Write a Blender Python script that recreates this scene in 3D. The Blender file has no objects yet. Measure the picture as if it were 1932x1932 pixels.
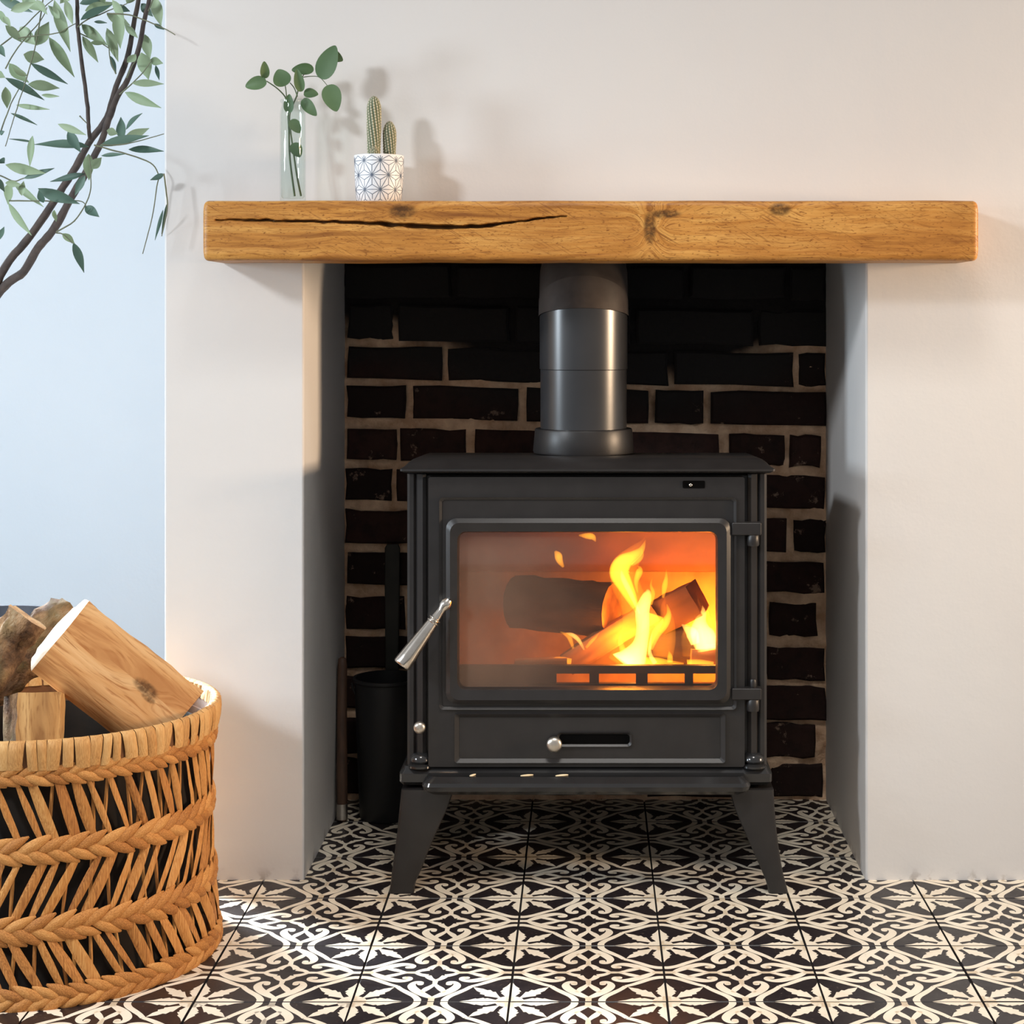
import bpy, math, random
from mathutils import Vector, Matrix, noise
random.seed(7)
PI = math.pi
S = bpy.context.scene
COL = S.collection

# ------------------------------------------------------------------ camera, sky, lights, exposure
FPX, CX, CY, CAMD, CAMH = 3337.0, 1110.0, 597.0, 2.728, 0.869
cam = bpy.data.cameras.new('camera')
cam.sensor_width = 36.0
cam.lens = FPX / 1932 * 36.0
cam.shift_x = (966 - CX) / 1932
cam.shift_y = -(966 - CY) / 1932
cam.clip_start = 0.05
camo = bpy.data.objects.new('camera', cam)
camo.location = (0, -CAMD, CAMH)
camo.rotation_euler = (PI / 2, 0, 0)
COL.objects.link(camo)
S.camera = camo
S.view_settings.view_transform = 'Standard'
S.view_settings.look = 'None'
S.view_settings.gamma = 1.0
S.view_settings.exposure = -0.08
S.view_settings.use_curve_mapping = False
S.cycles.transparent_max_bounces = 32
S.cycles.max_bounces = 8

w = bpy.data.worlds.new('room_ambient')
S.world = w
w.use_nodes = True
bgn = w.node_tree.nodes['Background']
bgn.inputs[0].default_value = (0.985, 0.99, 1.0, 1)
bgn.inputs[1].default_value = 0.40


def area(name, loc, target, sx, sy, color, power):
    l = bpy.data.lights.new(name, 'AREA')
    l.shape = 'RECTANGLE'
    l.size, l.size_y = sx, sy
    l.color = color
    l.energy = power
    o = bpy.data.objects.new(name, l)
    o.location = loc
    d = Vector(target) - Vector(loc)
    o.rotation_euler = d.to_track_quat('-Z', 'Y').to_euler()
    COL.objects.link(o)
    return o


area('window_daylight', (-2.5, -2.15, 2.05), (0, 0, 0.7), 0.30, 0.30, (0.90, 0.95, 1.0), 48)
area('side_window_daylight', (-2.7, -0.90, 1.10), (0.4, 0.1, 0.8), 0.35, 0.5, (0.78, 0.90, 1.0), 37)
rl = area('side_room_lamp', (2.9, -0.66, 1.02), (-0.4, 0.1, 0.92), 0.4, 0.4, (1.0, 0.72, 0.47), 12)
rl.data.spread = math.radians(62)
cl = area('floor_fill_light', (0.1, -1.25, 2.4), (0.1, -0.85, 0.0), 0.5, 0.5, (1.0, 0.96, 0.90), 8)  # unseen overhead fill, added to brighten the floor tiles
cl.data.spread = math.radians(80)
gd = area('garden_door_daylight', (-1.75, 0.96, 0.85), (-0.38, -0.29, 0.0), 0.44, 0.6, (0.80, 0.91, 1.0), 18)
gd.data.spread = math.radians(40)
for fe, floc in ((1.9, (0.055, 0.012, 0.375)), (3.7, (0.195, 0.105, 0.365)), (1.2, (0.14, 0.0, 0.275))):
    fl = bpy.data.lights.new('fire_glow', 'POINT')
    fl.color = (1.0, 0.29, 0.02)
    fl.energy = fe
    fl.shadow_soft_size = 0.03
    flo = bpy.data.objects.new('fire_glow', fl)
    flo.location = floc
    COL.objects.link(flo)


# ------------------------------------------------------------------ helpers
def P(px, py, y):
    D = y + CAMD
    return Vector(((px - CX) * D / FPX, y, CAMH - (py - CY) * D / FPX))


def X(px, y):
    return (px - CX) * (y + CAMD) / FPX


def Z(py, y):
    return CAMH - (py - CY) * (y + CAMD) / FPX


def lin(c):
    def f(u):
        u /= 255.0
        return u / 12.92 if u <= 0.04045 else ((u + 0.055) / 1.055) ** 2.4
    return (f(c[0]), f(c[1]), f(c[2]), 1.0)


def smooth_path(pts, k=4):
    """Catmull-Rom through tuples of any length."""
    n = len(pts)
    out = []
    for i in range(n - 1):
        p0, p1, p2, p3 = pts[max(i - 1, 0)], pts[i], pts[i + 1], pts[min(i + 2, n - 1)]
        for j in range(k):
            t = j / k
            out.append(tuple(0.5 * (2 * b + (c - a) * t + (2 * a - 5 * b + 4 * c - d) * t * t + (3 * b - a - 3 * c + d) * t ** 3)
                             for a, b, c, d in zip(p0, p1, p2, p3)))
    out.append(tuple(pts[-1]))
    return out


def rrect(x0, x1, z0, z1, r, n=5):
    out = []
    for cx, cz, a0 in ((x1 - r, z1 - r, 0), (x0 + r, z1 - r, 90), (x0 + r, z0 + r, 180), (x1 - r, z0 + r, 270)):
        for i in range(n):
            a = math.radians(a0 + 90 * i / (n - 1))
            out.append((cx + r * math.cos(a), cz + r * math.sin(a)))
    return out


class MB:
    def __init__(self):
        self.v, self.f, self.m = [], [], []

    def add(self, vs, fs, mi=0):
        b = len(self.v)
        self.v += [tuple(p) for p in vs]
        for f in fs:
            self.f.append(tuple(b + i for i in f))
            self.m.append(mi)
        return self

    def box(self, x0, x1, y0, y1, z0, z1, mi=0):
        return self.add([(x0, y0, z0), (x1, y0, z0), (x1, y1, z0), (x0, y1, z0), (x0, y0, z1), (x1, y0, z1), (x1, y1, z1), (x0, y1, z1)],
                        [(0, 3, 2, 1), (4, 5, 6, 7), (0, 1, 5, 4), (1, 2, 6, 5), (2, 3, 7, 6), (3, 0, 4, 7)], mi)

    def rings(self, rings, mi=0, cap0=True, cap1=True, closed=False):
        n = len(rings[0])
        vs = [p for r in rings for p in r]
        fs = []
        m = len(rings)
        for i in range(m if closed else m - 1):
            a, b = i * n, ((i + 1) % m) * n
            for j in range(n):
                k = (j + 1) % n
                fs.append((a + j, a + k, b + k, b + j))
        if not closed:
            if cap0:
                fs.append(tuple(range(n - 1, -1, -1)))
            if cap1:
                fs.append(tuple(range((m - 1) * n, m * n)))
        return self.add(vs, fs, mi)

    def tube(self, pts, rads, n=8, mi=0, cap=True):
        pts = [Vector(p) for p in pts]
        if not hasattr(rads, '__len__'):
            rads = [rads] * len(pts)
        t0 = (pts[1] - pts[0]).normalized()
        u = t0.orthogonal().normalized()
        rs = []
        for i, p in enumerate(pts):
            t = (pts[min(i + 1, len(pts) - 1)] - pts[max(i - 1, 0)])
            t = t.normalized() if t.length > 1e-9 else t0
            u = (u - t * u.dot(t))
            u = u.normalized() if u.length > 1e-6 else t.orthogonal().normalized()
            v = t.cross(u)
            rs.append([p + (u * math.cos(2 * PI * j / n) + v * math.sin(2 * PI * j / n)) * rads[i] for j in range(n)])
        return self.rings(rs, mi, cap, cap)

    def lathe(self, prof, n=32, c=(0, 0, 0), mi=0, closed=False):
        rs = [[(c[0] + r * math.cos(2 * PI * j / n), c[1] + r * math.sin(2 * PI * j / n), c[2] + z) for j in range(n)] for r, z in prof]
        return self.rings(rs, mi, True, True, closed)

    def prism(self, outline, y0, y1, mi=0):
        a = [(x, y0, z) for x, z in outline]
        b = [(x, y1, z) for x, z in outline]
        return self.rings([a, b], mi)

    def frame(self, outer, inner, yf, yb, yi=None, mi=0):
        """ring plate facing -y between two outlines with the same point count; yi = front y at the inner edge"""
        yi = yf if yi is None else yi
        r = [[(x, yb, z) for x, z in outer], [(x, yf, z) for x, z in outer], [(x, yi, z) for x, z in inner], [(x, yb, z) for x, z in inner]]
        return self.rings(r, mi, closed=True)

    def loft(self, spine, n=10, mi=0):
        """spine: (x, y, z, half width in the xz plane, half depth in y)"""
        rs = []
        for i, s in enumerate(spine):
            a, b = spine[max(i - 1, 0)], spine[min(i + 1, len(spine) - 1)]
            t = Vector((b[0] - a[0], 0, b[2] - a[2]))
            t = t.normalized() if t.length > 1e-9 else Vector((0, 0, 1))
            lat = Vector((t.z, 0, -t.x))
            c = Vector(s[:3])
            rs.append([c + lat * (s[3] * math.cos(2 * PI * j / n)) + Vector((0, 1, 0)) * (s[4] * math.sin(2 * PI * j / n)) for j in range(n)])
        return self.rings(rs, mi)

    def mesh(self, name, mats, smooth=None):
        me = bpy.data.meshes.new(name)
        me.from_pydata(self.v, [], self.f)
        for mt in (mats if isinstance(mats, (list, tuple)) else [mats]):
            me.materials.append(mt)
        if any(self.m):
            me.polygons.foreach_set('material_index', self.m)
        bm = bmesh.new()
        bm.from_mesh(me)
        bmesh.ops.recalc_face_normals(bm, faces=bm.faces)
        bm.to_mesh(me)
        bm.free()
        if smooth is not None:
            me.polygons.foreach_set('use_smooth', [True] * len(me.polygons))
            if smooth < 170:
                me.set_sharp_from_angle(angle=math.radians(smooth))
        me.update()
        return me

    def build(self, name, mats, parent=None, smooth=None, bevel=None, seg=2):
        o = link(name, self.mesh(name, mats, smooth if smooth is not None else (35 if bevel else None)), parent)
        if bevel:
            b = o.modifiers.new('bevel', 'BEVEL')
            b.width, b.segments, b.limit_method, b.angle_limit = bevel, seg, 'ANGLE', math.radians(38)
            b.harden_normals = True
        return o


import bmesh
WORLD = {}


def link(name, data, parent=None, loc=None):
    """children of a moved Empty keep world coordinates through their parent inverse"""
    o = bpy.data.objects.new(name, data)
    COL.objects.link(o)
    WORLD[o.name] = Vector((0, 0, 0))
    if parent is not None:
        o.parent = parent
        o.matrix_parent_inverse = Matrix.Translation(-WORLD.get(parent.name, Vector()))
    if loc is not None:
        o.location = loc
        WORLD[o.name] = Vector(loc)
    return o


def tag(o, label, cat, group=None):
    o['label'] = label
    o['category'] = cat
    if group:
        o['group'] = group
    return o


def thing(name, label, cat, loc, group=None):
    o = link(name, None, None, loc)
    o.empty_display_size = 0.05
    return tag(o, label, cat, group)


def struct(o):
    o['kind'] = 'structure'
    return o


# ------------------------------------------------------------------ materials
class NT:
    def __init__(self, name):
        self.mat = bpy.data.materials.new(name)
        self.mat.use_nodes = True
        self.nt = self.mat.node_tree
        self.nodes = self.nt.nodes
        self.bsdf = self.nodes['Principled BSDF']
        self.out = self.nodes['Material Output']

    def n(self, typ, **kw):
        nd = self.nodes.new(typ)
        for k, v in kw.items():
            setattr(nd, k, v)
        return nd

    def set(self, sock, v):
        if isinstance(v, bpy.types.NodeSocket):
            self.nt.links.new(v, sock)
        else:
            sock.default_value = v

    def math(self, op, a, b=None, c=None, clamp=False):
        nd = self.n('ShaderNodeMath', operation=op, use_clamp=clamp)
        self.set(nd.inputs[0], a)
        if b is not None:
            self.set(nd.inputs[1], b)
        if c is not None:
            self.set(nd.inputs[2], c)
        return nd.outputs[0]

    def coord(self, kind='Object'):
        return self.n('ShaderNodeTexCoord').outputs[kind]

    def pos(self):
        return self.n('ShaderNodeNewGeometry').outputs['Position']

    def xyz(self, v):
        nd = self.n('ShaderNodeSeparateXYZ')
        self.set(nd.inputs[0], v)
        return nd.outputs

    def comb(self, x, y, z):
        nd = self.n('ShaderNodeCombineXYZ')
        for i, q in enumerate((x, y, z)):
            self.set(nd.inputs[i], q)
        return nd.outputs[0]

    def scale(self, v, s):
        nd = self.n('ShaderNodeMapping')
        self.set(nd.inputs['Vector'], v)
        nd.inputs['Scale'].default_value = s
        return nd.outputs[0]

    def noise(self, v, scale, detail=3.0, rough=0.55, dist=0.0):
        nd = self.n('ShaderNodeTexNoise')
        self.set(nd.inputs['Vector'], v)
        nd.inputs['Scale'].default_value = scale
        nd.inputs['Detail'].default_value = detail
        nd.inputs['Roughness'].default_value = rough
        nd.inputs['Distortion'].default_value = dist
        return nd.outputs[0]

    def ramp(self, f, stops):
        nd = self.n('ShaderNodeValToRGB')
        self.set(nd.inputs[0], f)
        el = nd.color_ramp.elements
        while len(el) < len(stops):
            el.new(0.5)
        for e, (p, c) in zip(el, stops):
            e.position = p
            e.color = c if len(c) == 4 else (*c, 1)
        return nd.outputs[0]

    def map(self, f, a, b, c=0.0, d=1.0, smooth=False):
        nd = self.n('ShaderNodeMapRange')
        nd.interpolation_type = 'SMOOTHSTEP' if smooth else 'LINEAR'
        self.set(nd.inputs[0], f)
        for i, q in enumerate((a, b, c, d)):
            self.set(nd.inputs[1 + i], q)
        return nd.outputs[0]

    def mix(self, f, a, b, mode='MIX'):
        nd = self.n('ShaderNodeMix', data_type='RGBA', blend_type=mode)
        self.set(nd.inputs[0], f)
        self.set(nd.inputs[6], a)
        self.set(nd.inputs[7], b)
        return nd.outputs[2]

    def bump(self, h, strength=0.3, dist=0.002):
        nd = self.n('ShaderNodeBump')
        nd.inputs['Strength'].default_value = strength
        nd.inputs['Distance'].default_value = dist
        self.set(nd.inputs['Height'], h)
        self.set(self.bsdf.inputs['Normal'], nd.outputs[0])

    def base(self, c, rough=0.5, metal=0.0, spec=0.5):
        self.set(self.bsdf.inputs['Base Color'], c)
        self.set(self.bsdf.inputs['Roughness'], rough)
        self.set(self.bsdf.inputs['Metallic'], metal)
        self.set(self.bsdf.inputs['Specular IOR Level'], spec)
        return self.mat


def speckle(name, c1, c2, scale=20, rough=0.5, metal=0.0, bump=0.15, bscale=120, bdist=0.001, stretch=(1, 1, 1), spec=0.5, rnd=0.0):
    t = NT(name)
    co = t.scale(t.coord(), stretch)
    f = t.noise(co, scale)
    f = t.map(f, 0.3, 0.7)
    if rnd:
        r = t.n('ShaderNodeObjectInfo').outputs['Random']
        f = t.math('ADD', t.math('MULTIPLY', f, 1 - rnd), t.math('MULTIPLY', r, rnd), clamp=True)
    c = t.mix(f, lin(c1), lin(c2))
    if bump:
        t.bump(t.noise(co, bscale, 4), bump, bdist)
    return t.base(c, rough, metal, spec)


def wood(name, dark, mid, light, axis=0, freq=90, knots=(), saw=False, rough=0.5, stretch=0.06, bump=0.25, crackline=None):
    """grain running along `axis`; knots = (along, across, half length, half height) bend the rings round them"""
    t = NT(name)
    o = t.coord()
    s = t.xyz(o)
    al = s[axis]
    ac = s[2 if axis != 2 else 0]
    th = s[1]
    wob = t.noise(t.comb(t.math('MULTIPLY', al, 3.0), t.math('MULTIPLY', ac, 12.0), t.math('MULTIPLY', th, 8.0)), 1.0, 3)
    tt = t.math('ADD', ac, t.math('MULTIPLY', t.math('SUBTRACT', wob, 0.5), 0.05))
    kdark = None
    for (ka, kc, rl, rh) in knots:
        du = t.math('DIVIDE', t.math('SUBTRACT', al, ka), rl)
        dv = t.math('DIVIDE', t.math('SUBTRACT', ac, kc), rh)
        d2 = t.math('ADD', t.math('MULTIPLY', du, du), t.math('MULTIPLY', dv, dv))
        g = t.math('POWER', 2.718, t.math('MULTIPLY', d2, -0.35))
        sg = t.math('SIGN', dv)
        tt = t.math('ADD', tt, t.math('MULTIPLY', t.math('MULTIPLY', g, sg), rh * 1.1))
        k = t.map(d2, 0.2, 1.3, 1.0, 0.0, True)
        kdark = k if kdark is None else t.math('MAXIMUM', kdark, k)
    rings = t.noise(t.comb(t.math('MULTIPLY', al, freq * stretch), t.math('MULTIPLY', tt, freq), t.math('MULTIPLY', th, freq * 0.4)), 1.0, 4, 0.6)
    fine = t.noise(t.comb(t.math('MULTIPLY', al, freq * 0.5), t.math('MULTIPLY', tt, freq * 7), t.math('MULTIPLY', th, freq * 3)), 1.0, 3, 0.6)
    c = t.ramp(rings, [(0.28, lin(dark)), (0.46, lin(mid)), (0.64, lin(light)), (0.80, lin(mid))])
    c = t.mix(t.map(fine, 0.48, 0.32, 0.0, 0.85), c, lin(dark))
    h = t.math('ADD', fine, t.math('MULTIPLY', rings, 0.6))
    if saw:
        blot = t.map(t.noise(o, 7, 3), 0.38, 0.66)
        c = t.mix(t.math('MULTIPLY', blot, 0.55), c, t.mix(0.5, lin(mid), lin(dark)))
        diag = t.math('ADD', t.math('MULTIPLY', al, 260.0), t.math('MULTIPLY', ac, 420.0))
        sn = t.noise(t.comb(diag, t.math('MULTIPLY', ac, 25.0), t.math('MULTIPLY', al, 12.0)), 1.0, 2)
        smask = t.map(t.noise(o, 9, 2), 0.42, 0.62)
        sl = t.math('MULTIPLY', t.map(sn, 0.42, 0.30, 0.0, 1.0), smask)
        c = t.mix(t.math('MULTIPLY', sl, 0.75), c, lin(dark))
        h = t.math('SUBTRACT', h, sl)
        pit = t.noise(t.scale(o, (160, 160, 420)), 1.0, 2)
        c = t.mix(t.map(pit, 0.40, 0.30, 0.0, 0.8), c, lin(dark))
    if kdark is not None:
        kn = t.math('MULTIPLY', kdark, t.map(t.noise(o, 160, 3), 0.3, 0.6, 0.45, 1.0))
        c = t.mix(t.math('MULTIPLY', kn, 0.85), c, lin([q * 0.45 for q in dark]))
    if saw:
        at = t.n('ShaderNodeAttribute')
        at.attribute_name = 'crack_dark'
        c = t.mix(t.math('MULTIPLY', at.outputs['Fac'], 0.92), c, lin((52, 28, 13)))  # darker brown inside the split
    t.bump(h, bump, 0.0015)
    return t.base(c, rough, 0, 0.35)


def plaster(name, col, col2):
    t = NT(name)
    p = t.pos()
    f = t.map(t.noise(p, 2.2, 3), 0.35, 0.65)
    c = t.mix(f, lin(col), lin(col2))
    z = t.xyz(p)[2]
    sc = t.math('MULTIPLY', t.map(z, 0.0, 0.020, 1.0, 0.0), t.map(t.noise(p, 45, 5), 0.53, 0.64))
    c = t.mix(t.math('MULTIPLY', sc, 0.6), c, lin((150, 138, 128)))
    h = t.math('ADD', t.noise(p, 14, 4), t.math('MULTIPLY', t.noise(p, 160, 2), 0.12))
    t.bump(h, 0.18, 0.006)
    return t.base(c, 0.75, 0, 0.25)


M = {}
M['plaster'] = plaster('white_plaster', (222, 220, 218), (219, 216, 214))
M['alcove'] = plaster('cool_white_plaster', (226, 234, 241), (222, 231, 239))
M['iron'] = speckle('matt_black_iron', (37, 35, 35), (43, 41, 41), 30, 0.40, 0.0, 0.10, 260, 0.0006, spec=0.45)
M['iron_gloss'] = speckle('satin_black_enamel', (36, 36, 37), (42, 42, 43), 20, 0.17, 0.0, 0.05, 200, 0.0004, spec=0.6)
M['pipe'] = speckle('flue_pipe_enamel', (48, 48, 50), (55, 55, 57), 14, 0.29, 0.0, 0.04, 120, 0.0006, spec=0.7)
M['elbow'] = speckle('sooty_elbow_enamel', (66, 60, 58), (92, 84, 80), 22, 0.42, 0.0, 0.10, 120, 0.0006, spec=0.5)
M['chrome'] = speckle('brushed_steel', (205, 198, 188), (225, 218, 210), 40, 0.20, 1.0, 0.03, 200, 0.0003)
M['knob'] = speckle('dull_nickel', (190, 182, 172), (212, 206, 196), 60, 0.38, 1.0, 0.03, 200, 0.0003)
M['slot'] = speckle('slot_shadow_iron', (6, 6, 6), (10, 9, 9), 20, 0.9, 0, 0.0, spec=0.05)
M['firebrick'] = speckle('vermiculite_lining', (188, 150, 118), (150, 112, 86), 18, 0.85, 0, 0.3, 90, 0.002)
M['baffle'] = speckle('scorched_baffle', (96, 62, 50), (128, 84, 66), 10, 0.8, 0, 0.2, 60, 0.002)
M['char'] = speckle('charred_bark', (74, 52, 40), (40, 28, 24), 40, 0.9, 0, 0.5, 120, 0.003, (0.3, 1, 1))
M['burnwood'] = speckle('scorched_split_wood', (190, 134, 84), (120, 76, 44), 30, 0.8, 0, 0.3, 120, 0.002, (0.15, 1, 1))
M['singed_shaded'] = speckle('singed_shaded_wood', (126, 76, 44), (84, 48, 30), 30, 0.85, 0, 0.3, 120, 0.002, (0.15, 1, 1))  # darker copy of the scorched wood, with the backlit log's shade in it
M['mantel'] = wood('oiled_beam_wood', (126, 74, 28), (194, 134, 62), (218, 164, 88), 0, 75,
                   knots=[(-0.2735, 1.024, 0.022, 0.011), (0.091, 1.000, 0.010, 0.026), (0.113, 1.020, 0.026, 0.007), (0.283, 1.027, 0.018, 0.010)],
                   saw=True, rough=0.42)
M['log_face'] = wood('split_log_face', (176, 116, 66), (220, 168, 112), (236, 194, 142), 0, 42, knots=[(0.035, 0.014, 0.022, 0.009), (0.046, 0.006, 0.012, 0.005)], rough=0.7, stretch=0.09)
M['log_plain'] = wood('plain_split_face', (140, 96, 54), (190, 146, 92), (214, 174, 118), 0, 60, rough=0.7)
M['log_end'] = speckle('pale_end_grain', (240, 226, 202), (220, 196, 160), 60, 0.8, 0, 0.3, 150, 0.001)
M['olive_bark'] = speckle('olive_bark', (84, 72, 66), (58, 50, 48), 60, 0.8, 0, 0.4, 150, 0.002)
M['twig'] = speckle('green_twig', (120, 124, 98), (96, 100, 80), 60, 0.7, 0, 0)
M['soil'] = speckle('dark_soil', (44, 34, 28), (24, 18, 15), 120, 0.95, 0, 0.6, 120, 0.004)
M['planter'] = speckle('charcoal_planter', (64, 66, 74), (78, 80, 88), 30, 0.55, 0, 0.1)
M['bucket'] = speckle('blackened_bucket', (18, 18, 21), (24, 24, 27), 20, 0.55, 0.0, 0.1)
M['tool_wood'] = speckle('worn_tool_wood', (92, 66, 50), (66, 48, 38), 30, 0.6, 0, 0.1, stretch=(4, 4, 0.5))
M['tool_iron'] = speckle('grey_tool_iron', (50, 48, 42), (38, 38, 34), 20, 0.6, 0.2, 0.1)
M['pot'] = speckle('white_glazed_pot', (238, 238, 240), (230, 232, 236), 20, 0.4, 0, 0.02)
M['ink'] = speckle('blue_grey_print', (92, 104, 122), (80, 92, 110), 40, 0.5, 0, 0)
M['straw'] = speckle('splinter_straw', (240, 224, 190), (222, 200, 156), 40, 0.8, 0, 0)
M['stem'] = speckle('sprig_stem', (92, 108, 74), (74, 88, 62), 60, 0.6, 0, 0)


def bark():
    t = NT('rough_log_bark')
    o = t.coord()
    f = t.noise(t.scale(o, (0.5, 1, 1)), 34, 5, 0.65)
    c = t.ramp(f, [(0.30, lin((52, 38, 30))), (0.46, lin((112, 84, 62))), (0.60, lin((160, 126, 92))), (0.74, lin((204, 182, 152)))])
    c = t.mix(t.map(t.noise(o, 12, 3), 0.55, 0.68, 0, 0.6), c, lin((86, 84, 50)))
    t.bump(t.math('ADD', f, t.noise(o, 120, 4)), 0.8, 0.006)
    return t.base(c, 0.9, 0, 0.2)


M['bark'] = bark()
M['bark_pale'] = speckle('pale_flaky_bark', (214, 204, 186), (128, 104, 82), 26, 0.9, 0, 0.8, 70, 0.006)


def leafmat(name, a, b):
    t = NT(name)
    r = t.n('ShaderNodeObjectInfo').outputs['Random']
    f = t.math('ADD', t.math('MULTIPLY', r, 0.6), t.math('MULTIPLY', t.noise(t.coord(), 60, 3), 0.4))
    c = t.mix(f, lin(a), lin(b))
    t.base(c, 0.5, 0, 0.4)
    tr = t.n('ShaderNodeBsdfTranslucent')
    t.set(tr.inputs[0], t.mix(0.5, c, lin((150, 180, 110))))
    mx = t.n('ShaderNodeMixShader')
    mx.inputs[0].default_value = 0.22
    t.nt.links.new(t.bsdf.outputs[0], mx.inputs[1])
    t.nt.links.new(tr.outputs[0], mx.inputs[2])
    t.nt.links.new(mx.outputs[0], t.out.inputs[0])
    return t.mat


M['leaf_dark'] = leafmat('olive_leaf_upper', (72, 100, 90), (108, 134, 118))
M['leaf_pale'] = leafmat('olive_leaf_under', (138, 160, 124), (178, 196, 164))
M['sprig_leaf'] = leafmat('sprig_leaf_green', (80, 110, 72), (116, 142, 100))


def raffia(name, a, b, c3):
    t = NT(name)
    o = t.coord()
    r = t.n('ShaderNodeObjectInfo').outputs['Random']
    g = t.n('ShaderNodeTexCoord').outputs['Generated']
    s = t.xyz(g)
    streak = t.noise(t.comb(t.math('MULTIPLY', s[0], 26.0), t.math('ADD', t.math('MULTIPLY', s[1], 20.0), t.math('MULTIPLY', r, 50.0)), t.math('MULTIPLY', s[2], 1.6)), 1.0, 3)
    f = t.math('ADD', t.math('MULTIPLY', t.map(streak, 0.3, 0.7), 0.6), t.math('MULTIPLY', r, 0.4))
    c = t.ramp(f, [(0.05, lin(a)), (0.5, lin(b)), (0.95, lin(c3))])
    t.bump(streak, 0.5, 0.002)
    return t.base(c, 0.6, 0, 0.35)


M['raffia'] = raffia('dried_palm_strip', (138, 82, 38), (198, 134, 70), (228, 172, 104))
M['raffia_rim'] = raffia('rim_palm_strip', (176, 122, 68), (214, 162, 100), (232, 190, 130))
M['shade_backing'] = speckle('basket_shade_backing', (44, 34, 26), (28, 24, 20), 30, 0.95, 0, 0.4, 120)  # colour of the basket's shaded inside, for the added sheet
M['raffia_core'] = speckle('braid_core', (96, 58, 28), (124, 78, 40), 60, 0.8, 0, 0.3)


def soot_mask(t, lo=0.72, hi=0.86):
    """a black soot stain that climbs the back of the hearth above the flue collar"""
    p = t.pos()
    s = t.xyz(p)
    wob = t.math('MULTIPLY', t.math('SUBTRACT', t.noise(p, 9, 3), 0.5), 0.10)
    ctr = t.math('MULTIPLY', t.map(t.math('ABSOLUTE', t.math('SUBTRACT', s[0], 0.03)), 0.14, 0.38, 0.05, -0.03), 1.0)
    q = t.math('ADD', t.math('ADD', s[2], wob), ctr)
    return t.map(q, lo, hi, 0.0, 1.0, True)


def brickmat():
    t = NT('sooty_brick')
    o = t.pos()
    r = t.n('ShaderNodeObjectInfo').outputs['Random']
    c = t.mix(r, lin((36, 25, 23)), lin((60, 39, 34)))
    c = t.mix(t.map(t.noise(o, 40, 4), 0.42, 0.66, 0, 0.7), c, lin((36, 26, 24)))
    c = t.mix(t.map(t.noise(o, 26, 5, 0.7), 0.62, 0.68, 0, 0.75), c, lin((150, 126, 110)))
    c = t.mix(soot_mask(t, 0.70, 0.80), c, lin((40, 38, 38)))
    t.bump(t.noise(o, 110, 5), 0.6, 0.004)
    return t.base(c, 0.85, 0, 0.25)


def mortarmat():
    t = NT('lime_mortar')
    o = t.pos()
    c = t.mix(t.map(t.noise(o, 30, 4), 0.35, 0.65), lin((240, 208, 176)), lin((198, 160, 130)))
    c = t.mix(soot_mask(t, 0.785, 0.84), c, lin((41, 39, 39)))
    t.bump(t.noise(o, 120, 5), 0.8, 0.005)
    return t.base(c, 0.95, 0, 0.1)


M['brick'], M['mortar'] = brickmat(), mortarmat()


def tilemat(name, a, b, rough):
    t = NT(name)
    p = t.pos()
    c = t.mix(t.map(t.noise(p, 16, 4), 0.35, 0.65), lin(a), lin(b))
    c = t.mix(t.map(t.noise(p, 240, 3), 0.62, 0.72, 0, 0.25), c, lin((150, 130, 112)))
    t.bump(t.noise(p, 40, 3), 0.05, 0.002)
    rr = t.map(t.noise(p, 30, 3), 0.3, 0.7, rough - 0.06, rough + 0.08)
    return t.base(c, rr, 0, 0.45)


M['tile_dark'] = tilemat('charcoal_cement_tile', (34, 29, 32), (42, 36, 37), 0.36)
M['tile_cream'] = tilemat('cream_cement_inlay', (244, 234, 214), (234, 220, 198), 0.38)
M['grout'] = speckle('dark_grout', (30, 26, 25), (40, 35, 33), 60, 0.9, 0, 0.2)


def glassmat(name, tint, haze=None):
    t = NT(name)
    tr = t.n('ShaderNodeBsdfTransparent')
    tr.inputs[0].default_value = (*tint, 1)
    gl = t.n('ShaderNodeBsdfGlossy')
    gl.inputs['Roughness'].default_value = 0.03
    lw = t.n('ShaderNodeLayerWeight')
    lw.inputs[0].default_value = 0.5
    frs = t.math('ADD', t.math('MULTIPLY', t.math('POWER', lw.outputs['Facing'], 4.0), 0.55), 0.045)
    base = tr.outputs[0]
    if haze:
        p = t.pos()
        s = t.xyz(p)
        df = t.n('ShaderNodeBsdfDiffuse')
        df.inputs[0].default_value = lin(haze)
        f = t.map(s[0], -0.20, 0.06, 0.42, 0.05, True)  # brown haze, denser towards the left side
        f = t.math('MULTIPLY', f, t.map(t.noise(p, 9, 3), 0.25, 0.75, 0.55, 1.15))
        m1 = t.n('ShaderNodeMixShader')
        t.set(m1.inputs[0], f)
        t.nt.links.new(base, m1.inputs[1])
        t.nt.links.new(df.outputs[0], m1.inputs[2])
        base = m1.outputs[0]
    m2 = t.n('ShaderNodeMixShader')
    t.nt.links.new(frs, m2.inputs[0])
    t.nt.links.new(base, m2.inputs[1])
    t.nt.links.new(gl.outputs[0], m2.inputs[2])
    t.nt.links.new(m2.outputs[0], t.out.inputs[0])
    return t.mat


M['vase_glass'] = glassmat('clear_vase_glass', (0.95, 0.98, 0.97))
M['stove_glass'] = glassmat('hazy_stove_glass', (0.97, 0.96, 0.95), (150, 122, 104))


def flamemat(name, col, strength):
    t = NT(name)
    t.nodes.remove(t.bsdf)
    em = t.n('ShaderNodeEmission')
    em.inputs[0].default_value = (*col, 1)
    em.inputs[1].default_value = strength
    t.nt.links.new(em.outputs[0], t.out.inputs['Volume'])
    return t.mat


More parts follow.
